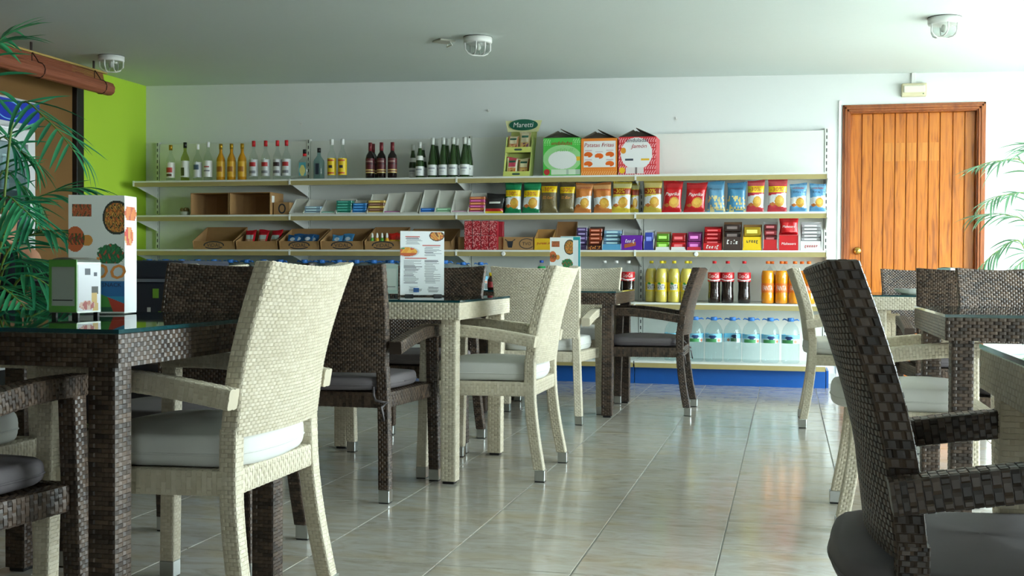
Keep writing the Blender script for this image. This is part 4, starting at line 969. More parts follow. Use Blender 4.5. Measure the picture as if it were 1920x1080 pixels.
BAGS = [
 (945, 978, 342, base_bag(GR, (30, 150, 96), (.54, .74), (238, 206, 20)), [('-30%', .7, .48, .64, INK_R, 0, .12)], 'green crisp bag with yellow discount band, left one'),
 (979, 1014, 341, base_bag(GR, (30, 150, 96), (.52, .72), (238, 206, 20)), [('-30%', .7, .45, .62, INK_R, 0, .12)], 'green crisp bag with yellow discount band, right one with flared corner'),
 (1012, 1046, 341, base_bag(BRN, (80, 70, 50), (.66, .86), (236, 200, 20), False, False), [('-30%', .7, .46, .76, INK_R, 0, .13), ('~7', .7, .5, .5, INK_O, .1, .1)], 'olive brown crisp bag with yellow discount band, left one'),
 (1047, 1079, 341, base_bag(BRN, (80, 70, 50), (.64, .84), (236, 200, 20), False, False), [('-30%', .7, .46, .74, INK_R, 0, .13), ('~7', .7, .5, .5, INK_O, .1, .1)], 'olive brown crisp bag with yellow discount band, right one'),
 (1076, 1111, 343, base_bag(ORG, (214, 150, 96)), [('onduladas', .7, .6, .84, INK_R, .1, .06)], 'orange crisp bag with silver middle, left one'),
 (1110, 1148, 343, base_bag(ORG, (224, 170, 110)), [('onduladas', .7, .6, .78, INK_R, .1, .06)], 'orange crisp bag with silver middle, right one twisted at the top'),
 (1146, 1184, 340, base_bag(YEL, (206, 200, 140), (.60, .78), (150, 52, 24)), [('-30%', .6, .38, .69, INK_Y, 0, .13)], 'yellow crisp bag with red brown discount band, front one'),
 (1180, 1199, 343, base_bag(YEL, (206, 200, 140), (.60, .78), (150, 52, 24)), [], 'narrow visible yellow crisp bag tucked behind the front yellow one'),
 (1205, 1242, 339, base_bag((200, 176, 70), (206, 190, 120), (.58, .78), (150, 52, 24)), [('-30%', .6, .38, .68, INK_Y, 0, .14)], 'yellow crisp bag with red brown band standing alone left of the red bags'),
 (1241, 1280, 340, base_bag(RDD, (196, 40, 46), white=False), [('Paprika', .75, .5, .58, INK_W, .25, .14)], 'red paprika crisp bag, left one'),
 (1283, 1325, 342, base_bag(RDD, (196, 40, 46), white=False), [('Paprika', .72, .5, .58, INK_W, .25, .14)], 'red paprika crisp bag, right one leaning'),
 (1324, 1360, 341, lambda u, v: (206, 190, 130) if v < .55 and hsh(int(u * 12), int(v * 16)) > .62 else (70, 132, 170) if v > .9 else BLU, [('Mojosos', .7, .5, .75, INK, .1, .1)], 'blue grey snack bag, left one'),
 (1361, 1400, 342, lambda u, v: (196, 180, 110) if v < .55 and hsh(int(u * 12), int(v * 16)) > .68 else (60, 120, 160) if v > .9 else (66, 134, 172), [('mojosos', .7, .5, .78, INK, .1, .1)], 'blue grey snack bag, right one darker'),
 (1399, 1434, 338, base_bag(PNK, (206, 90, 96), (.62, .82), (238, 206, 30)), [('-30%', .7, .45, .72, INK_R, 0, .13)], 'pink red crisp bag with yellow discount band, left one'),
 (1438, 1477, 335, base_bag(PNK, (206, 80, 86), (.58, .78), (238, 206, 30)), [('-30%', .7, .45, .68, INK_R, 0, .13)], 'pink red crisp bag with yellow discount band, right taller one'),
 (1479, 1514, 344, base_bag(LBL, (120, 176, 210)), [('onduladas', .7, .5, .84, INK_R, .1, .07), ('~9', .8, .55, .7, INK_B, 0, .07)], 'light blue crisp bag, left one of the last two'),
 (1516, 1550, 344, base_bag(LBL, (120, 176, 210)), [('onduladas', .7, .5, .84, INK_R, .1, .07), ('~9', .8, .55, .7, INK_B, 0, .07)], 'light blue crisp bag at the right end of the shelf'),
]
for i, (a, b, yt, cf, wd, lb) in enumerate(BAGS):
    Y = 9.13 if 'tucked' not in lb else 9.19
    x0, x1 = px_x(a, Y, 1.45) + .003, px_x(b, Y, 1.45) - .004; h = aty(a, yt, Y).z - SH2
    bag(lb, x0, x1, SH2, min(h, .258), cf, 'crisp bags on the middle shelf', Y, .055, wd, [0, .05, -.02, .02, .06, -.08, .06, .03, 0, .05, .1, -.03, .04, .03, .02, 0, 0][i], .02 * math.sin(i * 2.3), seed=i)
x0, x1 = fx(906, 1.38), fx(943, 1.38)
bag('black sweets bag with red and yellow foot next to the first green crisp bag', x0, x1, SH2, fz(906, 362) - SH2, lambda u, v: (226, 200, 40) if v < .12 else (180, 30, 34) if v < .24 else (222, 222, 216) if .5 < v < .6 and .2 < u < .8 else (30, 28, 30), None, 9.11, .035, (), .12, seed=31, lean=.25)
t, _ = carton('dark open carton behind the black sweets bag', fx(927, 1.4, 9.25), fx(946, 1.4, 9.25) + .02, SH2, .17, .12, .06, pm((58, 46, 40), .7), 9.25)
# brown boxes with ring print on the lower shelf
VB = [(361, 440, 424, 'open brown carton, first from the left, empty', None), (442, 520, 430, 'open brown carton holding red snack bags', 'red'), (523, 598, 427, 'open brown carton holding blue packets', 'blue'), (600, 681, 427, 'open brown carton holding two flat blue sachets', 'flat'), (683, 752, 424, 'open brown carton full of colourful sweets left of the tall menu', 'mix'), (757, 848, 427, 'open brown carton behind the tall menu with teal packets', 'teal')]
for i, (a, b, yt, lb, cont) in enumerate(VB):
    x0, x1 = fx(a, 1.1) + .004, fx(b, 1.1) - .004; h = fz(a, yt) - SH3
    t, fo = carton(lb, x0, x1, SH3, h, .07, .2, CARD, 9.075, .05, 'brown cartons on the lower shelf')
    xm = (x0 + x1) / 2; hw = (x1 - x0) / 2
    if cont != 'red':
        d_ = VX; mid = Vector((0, -.0012, 0)); word('VIDAL', .13, mid, d_, Vector((0, -1, 0)), .036, INK, fo, 0, .03)
        obj('printed_ring', MB().grid(lambda u, v: Vector(((.083 + .012 * v) * math.cos(-.2 + (PI + .4) * u) , -.0014, .036 + (.025 + .009 * v) * math.sin(-.2 + (PI + .4) * u))), 24, 1, None, False, True).grid(lambda u, v: Vector(((.085 + .007 * v) * math.cos(PI + .5 + (PI - 1.0) * u), -.0014, .036 + (.025 + .009 * v) * math.sin(PI + .5 + (PI - 1.0) * u))), 24, 1, None, False, True), INK, fo)
    if cont == 'red':
        for k in range(3):
            w_ = .098; bx = xm - .105 + .105 * k
            bag('red snack bag with clear window lying in the brown carton, ' + ('left', 'middle', 'right')[k] + ' one', bx - w_ / 2, bx + w_ / 2, SH3 + .012, .155, lambda u, v: (196, 30, 44) if v > .72 or u < .12 or u > .88 else (176, 196, 190) if v > .5 else (186, 150, 120), 'red snack bags in a brown carton', 9.125 + .02 * k, .04, (), .1 * (k - 1), seed=50 + k, lean=.55, name='snack_bag')
    elif cont in ('blue', 'teal', 'flat'):
        for k in range({'blue': 5, 'teal': 4, 'flat': 2}[cont]):
            c = {'blue': (40, 96, 150), 'teal': (90, 130, 128), 'flat': (70, 140, 190)}[cont]; bx = xm + (-.09 + .045 * k if cont != 'flat' else -.07 + .09 * k)
            bag('%s %s sachet from the left lying in its brown carton' % (ORD[k], 'dark blue' if cont == 'blue' else 'grey teal' if cont == 'teal' else 'flat light blue'), bx - .05, bx + .05, SH3 + .05 + .004 * (k % 2), .075, lambda u, v: (196, 210, 220) if el(u, v, .5, .5, .25, .2) < 1 else c, 'sachets in the ' + cont + ' carton', 9.13 + .014 * (k % 3), .022, (), .3 * math.sin(k * 3), seed=70 + k, lean=.6, name='sachet')
    elif cont == 'mix':
        for k in range(4):
            bx = xm - .10 + .042 * k; s_ = thing('sweet_figure', ORD[k] + ' little white topped sweet from the left in the colourful carton', 'sweet', (bx, 9.10, SH3 + .05), 0, 'white topped sweets'); obj('body', MB().lathe([(.016, 0), (.019, .02), (.014, .04), (.008, .05)], 10), pm((214, 160, 40) if k % 2 else (90, 160, 60), .4), s_); obj('tip', MB().lathe([(.009, .048), (.011, .06), (.006, .085), (.0, .09)], 10, caps=False), LABW, s_)
        for k in range(2):
            bx = xm + .05 + .05 * k; bag('red sweet packet leaning in the colourful carton, ' + ('left one', 'right one')[k], bx - .04, bx + .04, SH3 + .03, .11, lambda u, v: (240, 200, 60) if abs(v - .35) < .12 else (206, 40, 30), 'red sweet packets', 9.16, .02, (), 0, seed=90 + k, lean=.3, name='sachet')
# spice tubes, logo box
t = thing('cardboard_box', 'low brown tray box under the red candy sticks', 'box', ((fx(857, 1.05) + fx(943, 1.05)) / 2, 9.1, SH3)); w2 = (fx(943, 1.05) - fx(857, 1.05)) / 2; obj('body', MB().box(-w2, w2, 0, .15, 0, .105), CARD, t, bevel=.002)
RSP = print_mat('speckled_red_candy', .4)
for k in range(4):
    for r_ in range(2):
        x = fx(878 + k * 15.6, 1.1, 9.05); t = thing('candy_box', 'speckled red candy stick box, %s column, %s row' % (('first', 'second', 'third', 'fourth')[k], ('lower', 'upper')[r_]), 'box', (x, 9.045, SH3 + r_ * .116), 0, 'speckled red candy boxes')
        mb = MB().grid(lambda u, v: Vector((-.0315 + .063 * u, 0, .114 * v)), 10, 18, lambda u, v: (222, 150, 150) if hsh(u * 31 + k, v * 57 + r_) > .72 else (176, 34, 48) if hsh(u * 11, v * 17) > .3 else (140, 24, 36), False); fc = obj('front_print', mb, RSP, t); obj('body', MB().box(-.0315, .0315, .0006, .05, 0, .114), pm((160, 30, 44), .5), t)
t = thing('candy_box', 'single speckled red candy box set back on the right', 'box', (fx(936.5, 1.1, 9.11), 9.11, SH3 + .106)); obj('body', MB().box(-.026, .026, 0, .05, 0, .12), pm((150, 26, 40), .5, noise=.4, scale=160), t, bevel=.002); obj('lid', MB().box(-.0265, .0265, -.0005, .0505, .1, .1215), pm((166, 34, 48), .5, noise=.3, scale=160), t)
x0, x1 = fx(943, 1.1), fx(999, 1.1); t = thing('cardboard_box', 'brown cardboard box with black animal head print', 'box', ((x0 + x1) / 2, 9.075, SH3)); w2 = (x1 - x0) / 2; bd = obj('body', MB().box(-w2, w2, 0, .2, 0, .102), CARD, t, bevel=.002)
word('TVO', .07, Vector((.07, -.0003, 0)), VX, Vector((0, -1, 0)), .05, INK, bd, 0, .035)
obj('printed_ring', MB().grid(lambda u, v: Vector((.07 + (.055 + .006 * v) * math.cos(.7 + 5.0 * u), -.0012, .05 + (.036 + .006 * v) * math.sin(.7 + 5.0 * u))), 28, 1, None, False, True), INK, bd)
hd = MB(); hd.quadv([(-.085, -.0012, .035), (-.045, -.0012, .035), (-.04, -.0012, .07), (-.09, -.0012, .07)]).quadv([(-.09, -.0012, .07), (-.082, -.0012, .07), (-.105, -.0012, .088), (-.108, -.0012, .08)]).quadv([(-.048, -.0012, .07), (-.04, -.0012, .07), (-.022, -.0012, .08), (-.025, -.0012, .088)]).quadv([(-.08, -.0012, .018), (-.05, -.0012, .018), (-.045, -.0012, .035), (-.085, -.0012, .035)]); obj('printed_head', hd, INK, bd)
def sweet(lb, a, b, yb, yf, back, frontc, cont=None, wd=(), n=0, d=.12, barc=None, dy=0):
    x0, x1 = fx(a, 1.1) + .002, fx(b, 1.1) - .002; hb = fz(a, yb) - SH3; hf = fz(a, yf) - SH3 if yf else 0
    t, fo = carton(lb, x0, x1, SH3, hb, max(hf, .02), d, pm(back, .6), 9.075 + dy, .02, None, 'box', 'sweets_carton')
    w_ = x1 - x0
    if fo:
        fo.data.materials.clear(); fo.data.materials.append(pm(frontc, .4))
        for st, k, zz, mat, sh, hm in wd: word(st, w_ * k, Vector((0, -.0012, 0)), VX, Vector((0, -1, 0)), max(hf, .02) * zz, mat, fo, sh, max(hf, .02) * hm)
    for k in range(n):
        z = max(hf, .02) * .3 + k * (hb * .92 - max(hf, .02) * .3) / max(n, 1)
        p = thing('sweet_bar', ORD[k] + ' bar up in the ' + lb, 'sweet', ((x0 + x1) / 2, 9.085 + dy + .006 * k + .01, SH3 + z), 0, 'bars in the ' + lb)
        hw = w_ / 2 - .008; hh = (hb * .92 - max(hf, .02) * .3) / max(n, 1)
        obj('wrapper', MB().box(-hw, hw, 0, .06, 0, hh * .92), pm(barc if k % 2 == 0 else tuple(int(v * .8) for v in barc), .25, coat=.4), p, bevel=.003); obj('stripe', MB().box(-hw * .7, hw * .6, -.0008, .0004, hh * .3, hh * .65), pm(tuple(min(255, v + 90) for v in barc), .35), p)
    return t
sweet('yellow fronted open carton right of the animal box', 1001, 1036, 429, 447, (176, 132, 74), (224, 182, 40), wd=[('~8', .7, .6, INK_R, .1, .3)])
sweet('tall empty brown carton behind the yellow fronted one', 1036, 1075, 414, 452, (160, 118, 72), (170, 126, 78), dy=.05)
sweet('white tray of purple bars behind the small food menu', 1077, 1101, 422, 462, (200, 200, 196), (60, 44, 80), n=5, barc=(86, 70, 120))
sweet('dark tray of orange lettered bars', 1100, 1129, 424, 459, (70, 60, 54), (60, 22, 18), n=5, barc=(150, 64, 36), wd=[('~6', .8, .5, INK_O, .2, .6)])
sweet('white tray of light blue bars', 1128, 1165, 428, 458, (206, 208, 206), (90, 160, 200), n=5, barc=(120, 160, 190))
x0, x1 = fx(1163, 1.08), fx(1204, 1.08); t = thing('chocolate_box', 'closed bright purple chocolate box', 'box', ((x0 + x1) / 2, 9.075, SH3)); w2 = (x1 - x0) / 2 - .002; h = fz(1163, 441) - SH3
bd = obj('body', MB().box(-w2, w2, 0, .12, 0, h), pm((104, 36, 160), .4), t, bevel=.003); word('~5', .075, Vector((-.01, -.001, 0)), VX, Vector((0, -1, 0)), h * .62, INK_W, bd, .2, .035); obj('picture', MB().grid(lambda u, v: Vector((-.01 + .09 * (u - .5), -.0012, h * .35 + .03 * (v - .5) + .02 * (u - .5))), 6, 4, lambda u, v: (170, 90, 50), False), PRINT, bd)
sweet('low blue carton with white back at the bay seam', 1206, 1226, 430, 452, (206, 208, 210), (46, 60, 150), n=1, barc=(60, 80, 170))
sweet('green chewing sweets carton with two packs', 1228, 1256, 434, 463, (150, 120, 80), (226, 226, 222), n=2, barc=(110, 170, 40), d=.1)
sweet('red chewing sweets carton beside the green one', 1257, 1286, 436, 463, (190, 30, 36), (226, 226, 222), n=2, barc=(206, 36, 42), d=.1)
sweet('magenta chewing sweets carton', 1287, 1315, 434, 463, (150, 50, 130), (196, 40, 60), n=2, barc=(160, 60, 140), d=.1)
sweet('red carton of gold lettered bars', 1318, 1353, 424, 456, (196, 28, 32), (196, 28, 32), n=5, barc=(190, 24, 30), wd=[('~5', .7, .5, INK_W, .2, .5)])
sweet('tall brown carton with dark brown front', 1355, 1390, 415, 444, (126, 92, 60), (62, 46, 40), n=3, barc=(50, 36, 32), wd=[('~4', .6, .62, INK_W, .1, .35)])
sweet('yellow carton with black lettering', 1392, 1428, 420, 444, (176, 130, 70), (236, 198, 20), n=2, barc=(206, 170, 30), wd=[('~5', .6, .7, INK, 0, .3)])
sweet('white backed carton with red front', 1430, 1458, 415, 449, (206, 206, 204), (190, 30, 34), n=4, barc=(120, 30, 34))
t = sweet('bright red carton topped by a hanging sweets bag', 1460, 1497, 440, 441, (196, 26, 30), (200, 24, 30), wd=[('Maltesers', .75, .45, INK_W, .2, .3)])
x0, x1 = fx(1460, 1.15), fx(1497, 1.15)
bag('bright red sweets bag standing on top of the red carton', x0, x1, fz(1470, 441) + .002, .128, lambda u, v: (206, 22, 30) if v > .15 else (176, 20, 26), None, 9.12, .05, [('Maltesers', .7, .5, .5, INK_W, .2, .2)], 0, seed=120, lean=.05, name='sweets_bag')
sweet('white carton of stacked silver bars at the right end', 1500, 1541, 415, 452, (206, 206, 206), (220, 218, 216), n=7, barc=(170, 170, 172), wd=[('~6', .6, .5, INK_R, .1, .35)])

# ------------------------------------------------------------------ big cartons on the top shelf
def big_box(lb, a, b, yt, side, colf, words, depth=.26, rz=0.0):
    Y = 9.07; x0, x1 = px_x(a, Y, 1.75), px_x(b, Y, 1.75); h = aty(a, yt, Y).z - L1; w2 = (x1 - x0) / 2 - .001
    t = thing('crisp_carton', lb, 'box', ((x0 + x1) / 2, Y, L1), rz, 'printed crisp cartons on the top shelf')
    obj('body', MB().box(-w2, w2, .0008, depth, 0, h), pm(side, .5), t); inn = pm((98, 92, 80), .8)
    mb = MB().grid(lambda u, v: Vector((-w2 + 2 * w2 * u, 0, .0005 + (h - .0005) * v)), 96, 96, colf, False); fp = obj('front_print', mb, PRINT, t)
    e = .004
    obj('flap', MB().hexa([(-w2, .0, h), (-w2, depth, h), (-w2 + e, depth, h), (-w2 + e, 0, h), (-.03, .0, h + .055), (-.03, depth, h + .055), (-.026, depth, h + .05), (-.026, 0, h + .05)]), inn, t)
    obj('flap', MB().hexa([(w2 - e, 0, h), (w2 - e, depth, h), (w2, depth, h), (w2, 0, h), (-.012, 0, h + .066), (-.012, depth, h + .066), (-.008, depth, h + .07), (-.008, 0, h + .07)]), inn, t)
    obj('flap_shade', MB().quadv([(-w2 + e, depth * .35, h), (w2 - e, depth * .35, h), (-.02, depth * .35, h + .056)]), inn, t)  # dark sheet in the opening, stands in for the shaded flap underside
    for st, k, x, z, mat, sh, hm in words: word(st, 2 * w2 * k, Vector((x * 2 * w2, -.0006, 0)), VX, Vector((0, -1, 0)), z * h, mat, fp, sh, hm * h)
def stripes(u, v, c, s): return s if ((u * 16 - v * 3.0 + .2 * math.sin(v * 44)) % 1 < .42 and (v * 7) % 1 < .78) else c
def f_green(u, v):
    if el(u, v, .52, .42, .38, .24) < 1: return (226, 230, 226)
    if .70 < u and .40 < v < .50: return (228, 176, 40)
    if el(u, v, .1, .1, .08, .08) < 1: return (190, 50, 50)
    if u > .22 and v < .17 and v > .03: return (206, 222, 200) if hsh(int(u * 16), 2) > .3 else (170, 190, 170)
    if v > .8 and (u < .2 or u > .8): return stripes(u, v, (86, 190, 80), (150, 216, 140))
    return (76, 186, 72) if el(u, v, .52, .45, .52, .36) > 1 else (150, 210, 140)
def f_orange(u, v):
    if .07 < u < .96 and .22 < v < .93:
        for cx, cy in ((.2, .56), (.5, .52), (.8, .56), (.2, .31), (.8, .31)):
            if el(u, v, cx, cy, .12, .075) < 1 and not (v < cy - .04 and u < cx): return (226, 100, 20)
            if abs(u - cx) < .1 and 0 < v - cy - .1 < .03: return (214, 186, 190)
        return (230, 230, 228)
    return stripes(u, v, (230, 130, 40), (244, 180, 110)) if v < .16 else (232, 132, 40)
def f_red(u, v):
    if .2 < u < .68 and .03 < v < .2: return (222, 214, 212) if not (hsh(int(u * 18), 5) > .8) else (120, 110, 110)
    if el(u, v, .1, .12, .08, .08) < 1: return (236, 190, 30)
    if el(u, v, .13, .64, .07, .08) < 1: return (226, 150, 40)
    if .18 < u < .4 and .37 < v < .43: return (60, 70, 84)
    if .6 < u < .82 and .37 < v < .43: return (232, 184, 40)
    if el(u, v, .48, .56, .42, .42) < 1: return (228, 228, 228)
    return stripes(u, v, (206, 36, 46), (236, 170, 174))
big_box('bright green crisp carton with white oval and open flaps', 1018, 1088, 259, (70, 170, 66), f_green, [('onduladas', .56, 0, .86, INK_R, .1, .12), ('~10', .5, .1, .68, pm((120, 190, 110), .5), .2, .08)])
big_box('orange crisp carton showing pictures of fried crisps', 1089, 1157, 260, (226, 124, 36), f_orange, [('Patatas Fritas', .82, 0, .82, INK_R, .2, .14)])
big_box('red crisp carton with white oval, rightmost of the three', 1159, 1230, 257, (200, 60, 70), f_red, [('onduladas', .58, 0, .91, INK_B, .1, .11), ('Jamón', .42, .04, .74, INK_R, .3, .14)], rz=.0)
# nut display
x0, x1 = px_x(938, 9.09, 1.7), px_x(988, 9.09, 1.7); t = thing('nut_display', 'two tier pale green counter display stand with dark green oval header', 'display', ((x0 + x1) / 2 + .02, 9.09, L1)); w2 = .105
PGR = pm((196, 206, 120), .5)
def colh(z): return .012 + .3 * z * .22
obj('backboard', MB().hexa([(-w2, .13, 0), (w2, .13, 0), (w2, .14, 0), (-w2, .14, 0), (-w2 + .03, .16, .40), (w2 + .03, .16, .40), (w2 + .03, .17, .40), (-w2 + .03, .17, .40)]), PGR, t)
for s in (-1, 1): obj('side', MB().hexa([(s * w2 - .003, 0, 0), (s * w2 + .003, 0, 0), (s * w2 + .003, .13, 0), (s * w2 - .003, .13, 0), (s * w2 + .012, .05, .32), (s * w2 + .018, .05, .32), (s * w2 + .018, .16, .32), (s * w2 + .012, .16, .32)]), PGR, t)
for z, dx, y0 in ((.0, 0, 0), (.195, .012, .02)):
    obj('tray', MB().box(-w2 + dx, w2 + dx, y0, .14, z, z + .006), PGR, t); fl = obj('tray_front', MB().box(-w2 + dx, w2 + dx, y0 - .004, y0, z, z + .042), pm((206, 212, 110), .5), t); obj('emblem', MB().grid(lambda u, v: Vector((dx + .035 * (2 * u - 1) * (1 - .3 * abs(2 * v - 1)), y0 - .0052, z + .013 + .016 * v)), 6, 4, lambda u, v: (60, 90, 80), False), PRINT, fl)
hd = obj('header', MB().lathe([(.118, -.004), (.118, .004)], 28, sy=.38), pm((24, 98, 76), .4), t, loc=(.03, .125, .425), rot=(PI / 2, 0, 0)); hb_ = obj('header_card', MB().hexa([(-.10, .13, .37), (.15, .13, .37), (.15, .136, .37), (-.10, .136, .37), (-.12, .13, .46), (.18, .13, .46), (.18, .136, .46), (-.12, .136, .46)]), pm((216, 216, 160), .5), t)
word('Maretti', .13, Vector((.03, .1195, 0)), VX, Vector((0, -1, 0)), .425, INK_W, hd, .15, .045) if False else lettering('Maretti', .165, lambda x, q: Vector((x, q, .0052)), INK_W, hd, .15, .055)
tx, ty = (x0 + x1) / 2 + .02, 9.09
for i, (dx, z, h, c, lb) in enumerate(((-.045, .007, .15, [(214, 206, 180), (196, 70, 90), (214, 120, 60)], 'white nut bag with pink nuts, lower left in the display'), (.05, .007, .14, [(170, 110, 60), (214, 206, 160), (196, 160, 70)], 'brown topped nut bag, lower right in the display'), (-.04, .202, .13, [(176, 120, 80), (206, 196, 160), (170, 90, 60)], 'nut bag with green band, upper left in the display'), (.055, .202, .155, [(190, 170, 120), (206, 196, 160), (120, 70, 100)], 'taller nut bag, upper right in the display'))):
    bag(lb, tx + dx - .047, tx + dx + .047, L1 + z, h, lambda u, v, c=c: (50, 100, 80) if .72 < v < .85 and .2 < u < .8 else c[1] if v > .5 and .15 < u < .85 else speck(u, v, [c[2], (206, 160, 100), (150, 100, 50)], 10) if v < .45 and .12 < u < .88 else c[0], 'nut bags in the display stand', ty + .045 + (.015 if z > .1 else 0), .03, (), .05, seed=140 + i, name='nut_bag', lean=.12)

# ------------------------------------------------------------------ left side of the room
f = thing('drinks_fridge', 'white glass door drinks fridge with glowing blue header against the brown wall', 'fridge', (-5.0, 6.70, 0), PI / 2)
hw = .345; FW_ = pm((222, 224, 224), .35, noise=.02)
obj('cabinet', MB().box(-hw, hw, .06, .55, .03, 1.80).box(-hw, hw, .06, .55, 1.80, 1.97), FW_, f, bevel=.006) if False else None
cb = MB(); e = .03
cb.box(-hw, -hw + e, .04, .56, .03, 1.80).box(hw - e, hw, .04, .56, .03, 1.80).box(-hw + e, hw - e, .53, .56, .03, 1.80).box(-hw + e, hw - e, .04, .53, .03, .22).box(-hw, hw, .04, .56, 1.80, 1.96)
obj('cabinet', cb, FW_, f)
dr = obj('door', MB().box(-hw, -hw + .075, -.005, .035, .2, 1.79).box(hw - .075, hw, -.005, .035, .2, 1.79).box(-hw + .075, hw - .075, -.005, .035, 1.70, 1.79).box(-hw + .075, hw - .075, -.005, .035, .2, .29), FW_, f)
obj('pane', MB().box(-hw + .075, hw - .075, .008, .014, .29, 1.70), clear_mat('fridge_pane', (.72, .82, .82)), dr); obj('lock', MB().lathe([(.012, 0), (.012, .01)], 12), ALU, dr, loc=(.13, -.005, 1.745), rot=(PI / 2, 0, 0))
LT = pm((236, 240, 240), .4); ln_ = LT.node_tree.nodes['Principled BSDF']; ln_.inputs['Emission Color'].default_value = (.85, .95, 1, 1); ln_.inputs['Emission Strength'].default_value = 6
obj('lamp_tube', MB().tube([(-.24, .10, 1.77), (.24, .10, 1.77)], .014, 10), LT, f)
obj('grille', MB().box(-hw, hw, .02, .04, .03, .2), BLACK_P, f)
HB = pm((22, 46, 160), .3, noise=.45, scale=7, name='blue_header_film'); b_ = HB.node_tree.nodes['Principled BSDF']
mx_ = [n for n in HB.node_tree.nodes if n.type == 'MIX'][0]; HB.node_tree.links.new(mx_.outputs[2], b_.inputs['Emission Color']); b_.inputs['Emission Strength'].default_value = .22
hd = obj('header', MB().box(-hw - .01, hw + .01, -.05, .05, 1.80, 1.995), FW_, f, bevel=.045, seg=4); sg = obj('sign_face', MB().box(-hw + .022, hw - .022, -.056, -.05, 1.825, 1.972), HB, hd, bevel=.0028)
obj('ring_logo', MB().grid(lambda u, v: Vector(((.115 + .012 * v) * math.cos(2 * PI * u), -.0572, 1.897 + (.055 + .007 * v) * math.sin(2 * PI * u))), 32, 1, None, False, True), pm((120, 190, 236), .4), sg)
for z in (.45, .78, 1.1, 1.4):
    obj('wire_shelf', MB().box(-hw + .035, hw - .035, .09, .5, z - .008, z), pm((190, 196, 196), .4), f)
for k, (z, c) in enumerate(((1.105, (50, 110, 190)), (.785, (210, 120, 30)), (1.405, (190, 200, 204)), (.455, (60, 20, 16)))):
    for i in range(6):
        lx = -.26 + .1 * i; b = thing('chilled_bottle', '%s bottle from the left chilling on the %s shelf of the drinks fridge' % (ORD[i], ('third', 'second', 'top', 'bottom')[k]), 'bottle', (-5.0 - .16, 6.70 + lx, z), 0, 'bottles in the fridge, %s shelf' % ('third', 'second', 'top', 'bottom')[k])
        if 'fb' not in _bm: _bm['fb'] = MB().lathe([(.03, 0), (.033, .005), (.033, .14), (.014, .19), (.013, .215)], 14).mesh('body'); _bm['fc'] = MB().lathe([(.015, .21), (.015, .232)], 12).mesh('cap')
        link('body', _bm['fb'], pm(c, .2, coat=.4), b, objmat=True); link('cap', _bm['fc'], WHITE, b, objmat=True)

# rolled bamboo blind along the left wall
bl = thing('bamboo_blind', 'rolled up reddish brown bamboo blind under the ceiling at left', 'blind', (-5.3, 8.33, 2.23))
m, nt, b = nodes('bamboo_reed'); tc = nt.nodes.new('ShaderNodeTexCoord'); mp = nt.nodes.new('ShaderNodeMapping'); mp.inputs['Scale'].default_value = (90, 2.5, 90); nt.links.new(tc.outputs['Object'], mp.inputs[0])
n = nt.nodes.new('ShaderNodeTexNoise'); n.inputs['Scale'].default_value = 1.5; nt.links.new(mp.outputs[0], n.inputs['Vector']); r = nt.nodes.new('ShaderNodeValToRGB'); r.color_ramp.elements[0].color = (*lin((112, 58, 40)), 1); r.color_ramp.elements[1].color = (*lin((178, 104, 74)), 1); nt.links.new(n.outputs[0], r.inputs[0]); nt.links.new(r.outputs[0], b.inputs['Base Color']); b.inputs['Roughness'].default_value = .6
BAM = m
LBL_ = 4.6
def prof(t): a = 2 * PI * t; return (.052 + .002 * math.sin(9 * a), a)
mb = MB(); N = 40
for yy in (0, -LBL_):
    for i in range(N):
        rr, a = prof(i / N); mb.v.append((.06 + rr * math.cos(a), yy, .055 + rr * math.sin(a)))
for i in range(N):
    i2 = (i + 1) % N; mb.f.append((i, i2, N + i2, N + i)); mb.c.append(None); mb.sm.append(False)
obj('roll', mb, BAM, bl)
sp = MB(); pts = []
for i in range(60):
    a = i * .42; rr = .006 + .046 * i / 60; pts.append((.06 + rr * math.cos(a), .001, .055 + rr * math.sin(a)))
obj('roll_end', sp.tube(pts, .003, 5), pm((92, 42, 28), .7), bl)
for k in range(8): obj('reed_slat', MB().box(.0, .006, -LBL_, .03 - .004 * k, .085 + .012 * k, .0955 + .012 * k), BAM, bl, bevel=.002)
obj('head_rail', MB().box(-.01, .012, -LBL_, .05, .182, .196), pm((190, 160, 90), .6), bl)
for yy in (-.12, -.9, -1.9, -3.1):
    c = MB().tube([(.006, yy, .19), (.05, yy, .13)] + [(.06 + .056 * math.cos(a), yy, .055 + .056 * math.sin(a)) for a in [PI / 2 - i * .5 for i in range(11)]] + [(.006, yy, .10), (.006, yy, .19)], .004, 6); obj('cord', c, pm((60, 34, 26), .8), bl)
    obj('hanger', MB().box(-.004, .004, yy - .01, yy + .01, .19, ceil_z(-5.3) - 2.23), pm((60, 50, 46), .6), bl)

# chest freezer
fz_ = thing('chest_freezer', 'dark navy chest freezer behind the napkin dispenser table', 'freezer', (-3.56, 5.62, 0))
NAVY = pm((44, 50, 66), .4, noise=.05, name='navy_enamel')
obj('body', MB().box(-.46, .46, 0, .5, .04, .80), NAVY, fz_, bevel=.012, seg=2); obj('lid', MB().box(-.47, .47, -.012, .51, .815, .915), pm((48, 52, 66), .35), fz_, bevel=.014, seg=2)
obj('trim_strip', MB().box(-.462, .462, -.006, .502, .80, .816), pm((120, 126, 140), .35), fz_)
for i, (x, z, w_, h, c) in enumerate(((.30, .74, .035, .05, (120, 170, 60)), (.26, .62, .02, .09, (206, 208, 204)), (.33, .63, .03, .03, (110, 160, 50)), (.40, .76, .03, .03, (70, 90, 120)))):
    obj('sticker', MB().box(x - w_ / 2, x + w_ / 2, -.0015, .0005, z - h / 2, z + h / 2), pm(c, .4), fz_)
